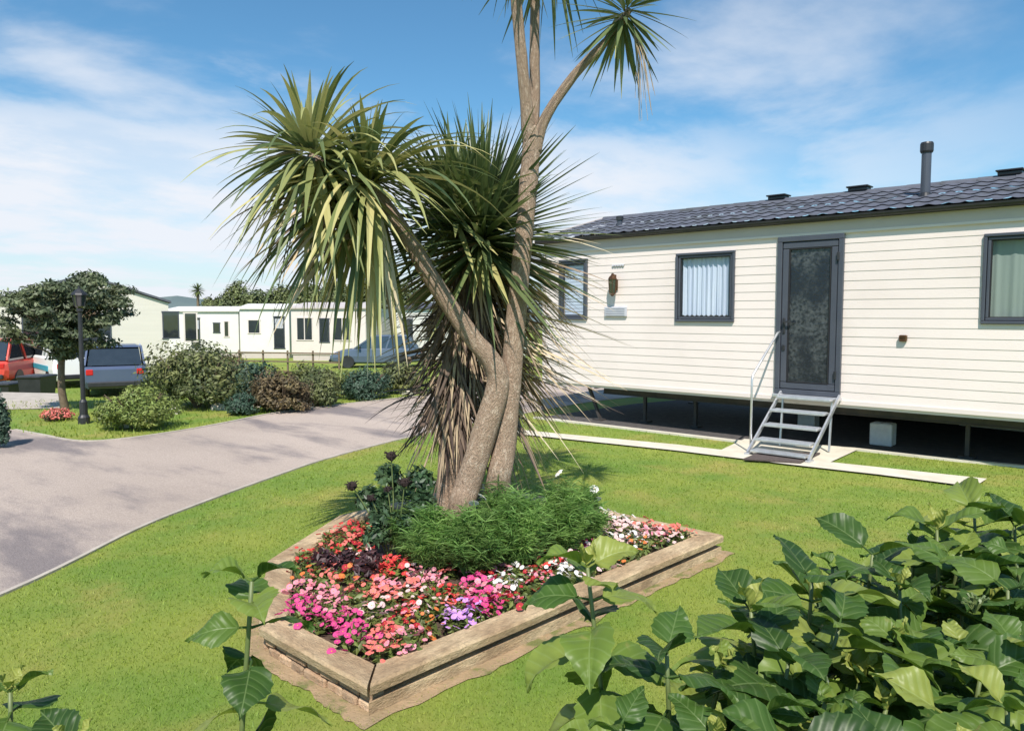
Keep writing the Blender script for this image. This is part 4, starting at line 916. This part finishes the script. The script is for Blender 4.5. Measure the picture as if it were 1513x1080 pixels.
# right mass
stems = []
r = random.Random(33)
tips = [(1200, 838, 1.5), (1290, 800, 1.7), (1385, 765, 1.85), (1440, 742, 1.95), (1500, 760, 1.9), (1330, 850, 1.55), (1425, 830, 1.65), (1490, 850, 1.55), (1110, 880, 1.4), (1240, 905, 1.38), (1165, 955, 1.3), (1330, 930, 1.35), (1420, 930, 1.38), (1500, 930, 1.3), (1070, 960, 1.28), (1120, 1030, 1.18), (1220, 1010, 1.2), (1310, 1020, 1.18), (1400, 1030, 1.15), (1490, 1020, 1.1), (1060, 1065, 1.1), (1560, 800, 1.75), (1580, 900, 1.5), (1560, 1000, 1.2), (1180, 1090, 1.08), (1330, 1100, 1.05), (1450, 1110, 1.02), (1350, 800, 1.95), (1470, 800, 2.05), (1270, 860, 1.75), (1380, 880, 1.75), (1140, 915, 1.55), (1205, 870, 1.62), (1260, 940, 1.5), (1380, 945, 1.5), (1455, 880, 1.6), (1100, 990, 1.35), (1170, 1020, 1.3), (1270, 985, 1.32), (1360, 985, 1.28), (1450, 975, 1.28), (1530, 960, 1.4), (1420, 800, 1.8), (1500, 800, 1.7), (1340, 885, 1.7), (1230, 820, 1.72)]
for i, (x, y, D) in enumerate(tips):
    tip = at(x, y, D); tip.z -= .03; stems.append((Vector((tip.x + r.uniform(-.2, .2), tip.y + r.uniform(-.25, .15), 0)), tip, 7 if y < 1000 else 5, dict(seed=100 + i, gap=.07, L=.205 * r.uniform(.55, 1.22))))
shrub('hydrangea_shrub', 'large dense hydrangea bush with broad toothed leaves filling the lower right', stems, .15, budhead=[at(1440, 905, 1.4)])

# ================================================================== verge planting
G['oliv'] = mat('olive_leaf', (0.07, 0.095, 0.035), (0.15, 0.16, 0.05), 1.5, .6, transl=.15, rnd=.55)
G['lime'] = mat('lime_leaf', (0.16, 0.22, 0.05), (0.25, 0.27, 0.07), 2, .6, transl=.2, rnd=.5)
G['russet'] = mat('russet_leaf', (0.085, 0.055, 0.03), (0.13, 0.10, 0.04), 2.5, .6, transl=.15, rnd=.6)
G['blugr'] = mat('blue_green_leaf', (0.03, 0.065, 0.04), (0.055, 0.10, 0.06), 2, .6, transl=.15, rnd=.5)
G['treeg'] = mat('grey_green_leaf', (0.07, 0.095, 0.05), (0.13, 0.155, 0.075), 2, .55, transl=.18, rnd=.55)
G['pine'] = mat('dark_conifer_leaf', (0.06, 0.085, 0.03), (0.13, 0.15, 0.05), .5, .7, rnd=.5)
def bush(label, x, yb, hw, yt, m, seed, n=2600, size=.07, D=None, cat='bush', group=None, name='garden_bush'):
    D = D or EYE * FPX / (yb - 464); c = onT(x, D); h = at(x, yt, D).z - c.z; rx = hw / FPX * D
    n = int(n * 2.0); t = thing(name, label, cat, c, group=group); cards('foliage', [leafcards(n // 2, c + Vector((0, 0, h * .2)), (rx * .95, rx * .85, h * .34), size, seed + 900, .35, 16, .3), leafcards(n, c + Vector((0, 0, h * .42)), (rx * 1.08, rx * .95, h * .62), size, seed, .35, 26, .35)], m, t)
    b = MB(); r = random.Random(seed)
    for k in range(8): a = r.uniform(0, 2 * pi); b.tube([c + Vector((0, 0, -.05)), c + Vector((cos(a) * rx * .3, sin(a) * rx * .3, h * .4)), c + Vector((cos(a) * rx * .6, sin(a) * rx * .6, h * .75))], [.025, .018, .006], 5)
    b.build('branch', G['woody'], t); return t
bush('low rounded lime green bush at the road edge beside the lamp post', 194, 634, 68, 566, G['lime'], 1, 3200, .06)
bush('big dark olive bush behind the lime green one', 288, 603, 84, 500, G['oliv'], 2, 4200, .085)
bush('russet tinged top growth of shrub left of the railing', 335, 588, 40, 512, G['russet'], 3, 1500, .08)
bush('small blue green bush at the verge between two pale stones', 352, 613, 30, 578, G['blugr'], 4, 1200, .06)
bush('brownish russet bush near the middle of the verge', 415, 609, 52, 546, G['russet'], 5, 2600, .07)
bush('dark low bush right of the russet one on the verge', 470, 601, 34, 548, G['oliv'], 6, 1500, .07)
bush('deep green bush at the right end of the verge', 540, 590, 44, 540, G['blugr'], 7, 2200, .07)
bush('olive bush half hidden by the hanging palm leaves', 592, 582, 34, 530, G['oliv'], 8, 1600, .08)
bush('lime green ground shrub behind the deep green bush', 505, 577, 45, 545, G['lime'], 9, 1500, .08)
bush('dark green bush between the big olive bush and the russet one', 372, 600, 40, 528, G['blugr'], 21, 1800, .08)
bush('olive bush behind the gap between the russet and deep green bushes', 462, 590, 44, 534, G['oliv'], 22, 1800, .08)
bush('very dark bush at the left edge of the picture beside the road', -14, 664, 24, 572, G['blugr'], 10, 1600, .06)
t_ = bush('low orange flowering patch of bedding at the foot of the small tree', 78, 622, 24, 604, G['russet'], 11, 300, .05, cat='bush')
V_, R_ = leafcards(260, t_.location + Vector((0, 0, .06)), (.32, .25, .14), .06, 91, .6, 0, .8); cards('blossoms', [(V_, R_)], G['p_coral'], t_)
for x, y, w, lab in ((372, 602, 17, 'pale rounded stone beside the small blue green bush'), (318, 606, 14, 'pale flat stone in front of the dark olive bush'), (600, 583, 15, 'pale stone at the right end of the verge'), (252, 612, 12, 'small pale stone behind the lime green bush'), (450, 603, 13, 'pale stone half under the russet bush')):
    D = EYE * FPX / (y - 464); c = onT(x, D); bm = bmesh.new(); bmesh.ops.create_icosphere(bm, subdivisions=3, radius=1)
    for v in bm.verts: k = 1 + .28 * mnoise.noise(v.co * 1.4 + Vector((x, 0, 0))) + .08 * mnoise.noise(v.co * 4); s = w / FPX * D; v.co = Vector((v.co.x * s * k, v.co.y * s * .7 * k, max(v.co.z, -.4) * s * .62 * k))
    me = bpy.data.meshes.new('stone'); bm.to_mesh(me); bm.free(); me.materials.append(G['concrete']); o = bpy.data.objects.new('stone', me); COL.objects.link(o); o.location = c + Vector((0, 0, .02)); tag(o, lab, 'stone')
# small tree
D = 13.3; c = onT(92, D); t = thing('small_tree', 'small round headed grey green tree on the verge at the left', 'tree', c)
b = MB(); ct = at(103, 460, D)
pt, rd = dens([c - Vector((0, 0, .1)), at(91, 570, D), at(92, 520, D), at(96, 470, D)], [.075, .06, .05, .03]); b.tube(pt, rd, 9, True, wob=.12)
r = random.Random(3); tips_ = []
for k in range(90):
    a = r.uniform(0, 2 * pi); q = r.uniform(.1, 1.0); e = ct + Vector((cos(a) * q, sin(a) * q, r.uniform(-.85, .55) * (1.15 - .6 * q))); s0 = at(92, 535 - r.random() * 55, D); b.tube([s0, s0.lerp(e, .5) + Vector((0, 0, .06)), e], [.022, .014, .004], 5); tips_.append(e)
b.build('trunk', G['woody'], t, smooth=True)
sets = [leafcards(260, e + Vector((0, 0, .03)), (r.uniform(.22, .36), r.uniform(.22, .36), r.uniform(.15, .26)), .10, 300 + i, .4, 0, .2) for i, e in enumerate(tips_)]
cards('crown', sets, G['treeg'], t)
# lamp post
D = EYE * FPX / (627 - 464); c = onT(118, D); t = thing('lamp_post', 'slim dark lamp post with lantern head standing in front of the small tree', 'lamp post', c)
b = MB(); b.lathe(c, [(.085, 0), (.085, .1), (.06, .14), (.055, .34), (.035, .38), (.030, 1.72), (.045, 1.74), (.045, 1.77), (.02, 1.8)], 14); b.build('post', G['black'], t)
b = MB(); b.lathe(c + Vector((0, 0, 1.79)), [(.04, 0), (.07, .03), (.095, .2)], 8); b.build('lantern', G['glass'], t)
b = MB(); b.lathe(c + Vector((0, 0, 1.99)), [(.12, 0), (.11, .025), (.05, .08), (.015, .10), (.012, .14)], 8)
for k in range(8): a = 2 * pi * k / 8; b.bar(c + Vector((.072 * cos(a), .072 * sin(a), 1.82)), c + Vector((.098 * cos(a), .098 * sin(a), 1.99)), .012)
b.build('lantern_cap', G['black'], t)
D = EYE * FPX / (633 - 464); c = onT(184, D); t = thing('marker_post', 'short pale marker post at the road edge in front of the lime green bush', 'marker post', c)
b = MB(); b.box(c + Vector((0, 0, .10)), (.09, .09, .24), YAW, bev=.008); b.build('post', G['concrete'], t); b = MB(); b.box(c + Vector((0, 0, .235)), (.12, .12, .03), YAW, bev=.008); b.build('cap', G['concrete'], t)

# ================================================================== vehicles
G['carblue'] = mat('steel_blue_paint', (0.07, 0.10, 0.15), (0.09, 0.12, 0.17), 1, .28, spec=.6); G['carred'] = mat('red_paint', (0.55, 0.05, 0.035), (0.60, 0.07, 0.05), 1, .3, spec=.6)
G['carshade'] = mat('shade_toned_silver_paint', (0.09, 0.12, 0.20), (0.11, 0.14, 0.22), 1, .28, spec=.6, metal=.3); G['vanwhite'] = mat('white_paint', (0.80, 0.79, 0.77), None, rough=.3); G['turq'] = mat('turquoise_stripe', (0.03, 0.34, 0.46), None, rough=.35)  # silver car's paint is darkened to stand in for the tree's shade
G['lampw'] = mat('headlamp_plastic', (.8, .8, .8), None, rough=.15); G['lampr'] = mat('tail_lamp_plastic', (.5, .02, .02), None, rough=.2)
def car(name, label, c, rz, paint, Lc=4.1, Wc=1.72, Hc=1.46, van=False, cat='car'):
    t = thing(name, label, cat, c, rz); hw = Wc / 2; h = Lc / 2
    if van: low = [(-h, .35, 1.0), (-h + .06, .28, 1.02), (-h + 1, .22, 1.02), (0, .22, 1.02), (h - 1.0, .22, 1.0), (h - .35, .24, .95), (h - .05, .3, .78), (h, .36, .6)]
    else: low = [(-h, .40, .82), (-h + .1, .28, .90), (-h + .8, .22, .92), (0, .20, .92), (h - 1.15, .22, .90), (h - .5, .24, .82), (h - .1, .28, .68), (h, .38, .55)]
    b = MB(); vs = []
    for i, (x, z0, z1) in enumerate(low):
        w = hw * (.86 if i in (0, len(low) - 1) else .97 if i in (1, len(low) - 2) else 1); m = (z0 + z1) / 2
        vs += [(x, y * w, z) for y, z in ((-.82, z0), (-.97, z0 + .08), (-1, m), (-.965, z1 - .06), (-.88, z1), (.88, z1), (.965, z1 - .06), (1, m), (.97, z0 + .08), (.82, z0))]
    fs = [(i * 10 + k, i * 10 + (k + 1) % 10, i * 10 + 10 + (k + 1) % 10, i * 10 + 10 + k) for i in range(len(low) - 1) for k in range(10)] + [tuple(range(10)), tuple(range(10 * len(low) - 1, 10 * len(low) - 11, -1))]
    b.add(vs, fs); b.build('body', paint, t, smooth=False, world=False)
    zb = low[2][2] - .01; r0, r1, g0, g1 = (-h + .10, h - 1.45, -h + .03, h - .62) if van else (-h + .62, h - 1.95, -h + .18, h - 1.12); tw = .80
    q = lambda x, y, z: (x, y, z)
    B = [(g0, hw * .90, zb), (g1, hw * .90, zb), (r1, hw * tw, Hc - .03), (r0, hw * tw, Hc - .03)]
    b = MB(); b.add([(r0 - .04, -hw * tw, Hc - .04), (r1 + .05, -hw * tw, Hc - .05), (r1 + .05, hw * tw, Hc - .05), (r0 - .04, hw * tw, Hc - .04), (r0 + .15, -hw * tw * .8, Hc + .015), (r1 - .15, -hw * tw * .8, Hc + .015), (r1 - .15, hw * tw * .8, Hc + .015), (r0 + .15, hw * tw * .8, Hc + .015)],
        [(3, 2, 1, 0), (4, 5, 6, 7), (0, 1, 5, 4), (1, 2, 6, 5), (2, 3, 7, 6), (3, 0, 4, 7)])
    for s in (-1, 1):
        for (p0, p1, w) in (((g1, s * hw * .88, zb), (r1, s * hw * tw, Hc - .03), .07), ((g0, s * hw * .88, zb), (r0, s * hw * tw, Hc - .03), .12), (((g0 + g1) / 2, s * hw * .89, zb), ((r0 + r1) / 2, s * hw * tw, Hc - .03), .08)): b.bar(p0, p1, w, .05, (0, 1, 0))
        if van: b.add([(g0 + .05, s * hw * .895, zb), ((g0 + g1) / 2 - .35, s * hw * .895, zb), ((r0 + r1) / 2 - .35, s * hw * tw * 1.004, Hc - .03), (r0, s * hw * tw * 1.004, Hc - .03)], [(0, 1, 2, 3)])
    b.build('roof', paint, t, world=False)
    for s in (-1, 1):
        b = MB(); y0, y1 = s * hw * .875, s * hw * (tw - .015); b.add([(g0 + .1, y0, zb), (g1 - .1, y0, zb), (r1 - .02, y1, Hc - .06), (r0 + .05, y1, Hc - .06)], [(0, 1, 2, 3)]); b.build('side_window', G['glass'], t, world=False)
        b = MB(); b.lathe((h - .10, s * hw * .66, .62), [(.02, -.02), (.10, .0), (.09, .06)], 10, (1, 0, .3)); b.build('headlight', G['lampw'], t, world=False)
        b = MB(); b.box((-h + .02, s * hw * .74, .75), (.07, .18, .16), bev=.015); b.build('tail_light', G['lampr'], t, world=False)
        b = MB(); b.box((g1 - .25, s * (hw + .07), zb + .06), (.10, .16, .12), bev=.03); b.build('wing_mirror', G['black'], t, world=False)
    b = MB(); b.add([(g1 + .01, -hw * .84, zb), (g1 + .01, hw * .84, zb), (r1 + .02, hw * (tw - .05), Hc - .06), (r1 + .02, -hw * (tw - .05), Hc - .06)], [(0, 1, 2, 3)]); b.build('windscreen', G['glass'], t, world=False)
    b = MB(); b.add([(g0 - .01, -hw * .80, zb + .02), (g0 - .01, hw * .80, zb + .02), (r0 - .05, hw * (tw - .07), Hc - .08), (r0 - .05, -hw * (tw - .07), Hc - .08)], [(0, 3, 2, 1)]); b.build('rear_window', G['glass'], t, world=False)
    b = MB(); b.box((h - .0, 0, .36), (.1, Wc * .8, .14), bev=.03); b.build('bumper', G['black'], t, world=False); b = MB(); b.box((-h + .0, 0, .40), (.1, Wc * .8, .16), bev=.03); b.build('bumper', G['black'], t, world=False)
    for x in (-h + .78, h - .82):
        for s in (-1, 1):
            b = MB(); b.lathe((x, s * (hw - .09), .31), [(.19, -.09), (.29, -.095), (.31, -.06), (.31, .06), (.29, .095), (.19, .09)], 20, (0, 1, 0)); w = b.build('wheel', G['black'], t, world=False)
            b = MB(); b.lathe((x, s * (hw - .09), .31), [(.06, -.085), (.2, -.07), (.2, .07), (.06, .085)], 14, (0, 1, 0)); b.build('rim', G['alu'], w, world=False)
    if van:
        b = MB()
        for s in (-1, 1): b.box((-.15, s * (hw + .002), .66), (Lc - 1.6, .012, .17))
        b.build('stripe', G['turq'], t, world=False)
    return t
RV = math.atan2(RT.y, RT.x)
car('parked_car', 'dull blue hatchback parked in the shade right of the lamp post', onT(168, 23.0), RV + 2.05, G['carshade'])
car('parked_van', 'white camper van with a turquoise stripe behind the small tree', onT(98, 26.0), RV + 2.3, G['vanwhite'], 4.4, 1.8, 1.75, True, 'van')
car('parked_car', 'red car parked at the far left beyond the driveway', onT(10, 26.0), RV + 1.75, G['carred'], 3.9, 1.66, 1.6)
car('parked_car', 'grey blue car facing left behind the hanging palm leaves', onT(556, 35.5), RV + pi + .12, G['carblue'], 4.2, 1.75, 1.5)
def bin_(label, x, D, m, w=.56, h=1.0):
    c = onT(x, D); t = thing('wheelie_bin', label, 'wheelie bin', c, RV); b = MB()
    vs = [(i * w / 2 * k, j * w * .6 * k, z) for z, k in ((.06, .80), (h * .9, 1.0)) for i, j in ((-1, -1), (1, -1), (1, 1), (-1, 1))]; b.add(vs, [(3, 2, 1, 0), (4, 5, 6, 7), (0, 1, 5, 4), (1, 2, 6, 5), (2, 3, 7, 6), (3, 0, 4, 7)]); b.build('body', m, t, world=False)
    b = MB(); b.box((0, 0, h * .93), (w * 1.08, w * 1.3, .07), bev=.025); b.tube([(-w * .45, w * .68, h * .9), (w * .45, w * .68, h * .9)], .018, 8); b.build('lid', m, t, world=False)
    for s in (-1, 1): b = MB(); b.lathe((s * w * .42, w * .5, .1), [(.02, -.03), (.1, -.03), (.1, .03), (.02, .03)], 12, (1, 0, 0)); b.build('wheel', G['black'], t, world=False)
bin_('dark wheelie bin standing in front of the white camper van', 51, 18.2, G['black'], .55, .85)
bin_('dark low bin at the left edge in front of the red car', 4, 19.0, G['black'], .62, .62)

# ================================================================== far caravans
def far_home(name, label, cat, A, Bp, Hw, depth, m, opens_, ridge=.4, gable=False, rc='roof', bay=False, group=None):
    """front wall from A to Bp (ground points), openings in metres along the wall"""
    A, Bp = Vector(A), Vector(Bp); L = (Bp - A).length; rz = math.atan2(Bp.y - A.y, Bp.x - A.x); zb = min(A.z, Bp.z)
    t = thing(name, label, cat, (A.x, A.y, zb), rz, group); b = MB(); b.box((L / 2, depth / 2, .35 + Hw / 2), (L, depth, Hw))
    zt = .35 + Hw
    if gable: b.add([(0, 0, zt), (L, 0, zt), (L / 2, 0, zt + ridge), (0, depth, zt), (L, depth, zt), (L / 2, depth, zt + ridge)], [(0, 1, 2), (5, 4, 3)])
    b.build('wall', m, t, world=False)
    b = MB(); o = .12
    if gable: sec = [(-o, zt - .03 * 0), (L / 2, zt + ridge + .04), (L + o, zt)]; ext = [(-o, lambda s: (s[0], -o, s[1])), (0, None)]
    if gable:
        vs = [(x, y, z + d) for y in (-o, depth + o) for d in (.0, .09) for x, z in sec]
        b.add(vs, [(0, 1, 4, 3), (1, 2, 5, 4), (6, 9, 10, 7), (7, 10, 11, 8), (3, 4, 10, 9), (4, 5, 11, 10), (0, 6, 7, 1), (1, 7, 8, 2), (0, 3, 9, 6), (2, 8, 11, 5)])
    else:
        sec = [(-o, zt - .01), (depth / 2, zt + ridge), (depth + o, zt - .01)]; vs = [(x, y, z + d) for x in (-o, L + o) for d in (.0, .08) for y, z in sec]
        b.add(vs, [(0, 3, 4, 1), (1, 4, 5, 2), (6, 7, 10, 9), (7, 8, 11, 10), (3, 9, 10, 4), (4, 10, 11, 5), (0, 1, 7, 6), (1, 2, 8, 7), (0, 6, 9, 3), (2, 5, 11, 8)])
    b.build('roof', G[rc], t, world=False)
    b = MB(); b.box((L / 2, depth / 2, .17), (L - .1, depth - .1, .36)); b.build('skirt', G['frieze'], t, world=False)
    for x, w, z0, h, kind in opens_:
        b = MB(); fr = .05; y = -.012
        for zc in (z0, z0 + h): b.box((x + w / 2, y, zc), (w + fr * 2, .05, fr))
        for xc in (x, x + w): b.box((xc, y, z0 + h / 2), (fr, .05, h - fr))
        f = b.build('door' if kind == 'door' else 'window', G['trim'] if kind == 'wwin' else G['anth'], t, world=False)
        b = MB(); b.box((x + w / 2, -.008, z0 + h / 2), (w - .04, .02, h - .04)); b.build('pane', G['glass'] if kind != 'wwin' else G['glass'], f, world=False)
        if kind == 'door': b = MB(); b.box((x + w / 2, -.02, z0 + h * .78), (w * .8, .03, h * .3)); b.build('upper_light', G['greyplate'], f, world=False)
        if kind == 'wwin' and w > .8: b = MB(); b.box((x + w / 2, -.022, z0 + h / 2), (.05, .05, h)); b.build('mullion', G['trim'], f, world=False)
    return t
G['white'] = mat('white_cladding', (0.74, 0.72, 0.68), (0.70, 0.68, 0.64), 1.5, .5); G['cream2'] = mat('pale_cream_cladding', (0.62, 0.585, 0.52), (0.66, 0.62, 0.55), 1.2, .5, .1, 30, stretch=(.3, .3, 6))
far_home('park_home', 'cream park home with dark gable roof behind the small tree', 'park home', onT(-8, 29.5), onT(249, 32.5), 2.62, 9, G['cream2'], [(6.0, .62, 1.45, 1.15, 'win'), (6.85, .5, 1.3, 1.25, 'wwin'), (.9, 1.1, 1.4, 1.1, 'win'), (2.8, 1.2, 1.4, 1.1, 'win')], 1.05, True)
D0 = 46
far_home('white_caravan', 'white static caravan with one dark door right of the cream park home', 'static caravan', onT(240, D0 + 1), onT(352, D0), 2.5, 3.6, G['white'], [(2.02, .55, .6, 1.85, 'door'), (3.52, .42, 1.55, .6, 'win'), (4.25, .3, 1.3, .95, 'wwin')], .25, rc='white')
far_home('white_caravan', 'white static caravan with dark door at its right end, middle of the far row', 'static caravan', onT(354, D0 - 1.2), onT(427, D0 - 1.2), 2.6, 3.6, G['white'], [(2.05, .6, .6, 1.9, 'door'), (.5, .7, 1.5, .8, 'wwin')], .25, rc='white')
far_home('cream_caravan', 'pale caravan with wide bay windows right of the white ones, partly behind palm leaves', 'static caravan', onT(430, D0 - 4), onT(540, D0 - 5), 2.55, 3.6, G['trim'], [(.35, .95, 1.15, 1.25, 'wwin'), (1.75, .55, 1.05, 1.3, 'win'), (2.6, 1.0, 1.15, 1.25, 'wwin')], .3, rc='frieze')
far_home('cream_caravan', 'pale caravan seen in fragments through the palm skirt', 'static caravan', onT(585, D0 - 4), onT(720, D0 - 8), 2.5, 3.4, G['white'], [(.5, .8, 1.2, 1.1, 'win'), (2.4, .8, 1.2, 1.1, 'win')], .3)
# railing
A, Bp = onT(352, 33), onT(500, 31); t = thing('post_and_rail_fence', 'low dark wooden rail fence on the grass before the white caravans', 'fence', A); n = 5
for i in range(n): p = A.lerp(Bp, i / (n - 1)); b = MB(); b.box(p + Vector((0, 0, .45)), (.07, .07, .96), RV, bev=.01); b.build('post', G['woody'], t)
for z in (.45, .82): b = MB(); b.bar(A + Vector((0, -.07, z)), Bp + Vector((0, -.07, z)), .04, .06); b.build('rail', G['woody'], t)
# windswept trees beyond
for i, (x, yt, hw, D, seed) in enumerate(((318, 436, 30, 66, 1), (352, 420, 30, 64, 2), (385, 428, 30, 62, 3), (418, 424, 32, 60, 4), (452, 414, 34, 60, 5), (492, 412, 36, 58, 6), (540, 408, 40, 58, 7), (590, 414, 40, 58, 8))):
    c = onT(x, D); top = at(x, yt, D).z; h = top - c.z; rx = hw / FPX * D; t = thing('windswept_tree', ['lowest dark tree at the left end of the tree line behind the caravans', 'dark tree with a peaked top in the tree line behind the white caravans', 'dipping dark tree in the tree line, right of the peaked one', 'spreading olive tree in the tree line above the dark door', 'taller olive tree in the tree line at the left of the palm leaves', 'tree in the tree line just behind the hanging palm leaves', 'tall tree in the tree line mostly behind the palm head', 'right hand tree of the tree line behind the palm skirt'][i], 'tree', c, group='trees behind the far caravans')
    cards('crown', [leafcards(4200, c + Vector((0, 0, h * .60)), (rx * 1.35, rx, h * .5), .34, 500 + seed, .5, 22, .3)], G['pine'], t)
    b = MB(); b.tube([c - Vector((0, 0, .2)), c + Vector((.1, 0, h * .35)), c + Vector((.3, 0, h * .7))], [.22, .18, .08], 7); b.build('trunk', G['woody'], t)
D = 62; c = onT(293, D); t = thing('distant_palm', 'lone small palm on the skyline left of the tree line', 'palm tree', c); tp = at(292, 428, D); b = MB(); b.tube([c - Vector((0, 0, .2)), c.lerp(tp, .5), tp], [.16, .12, .1], 8); b.build('trunk', G['woody'], t)
b = MB(); head(b, tp, 90, .75, .09, (0, 0, 1), -60, 85, .4, (0, .35), 77); b.build('leaf_head', G['leafA'], t)
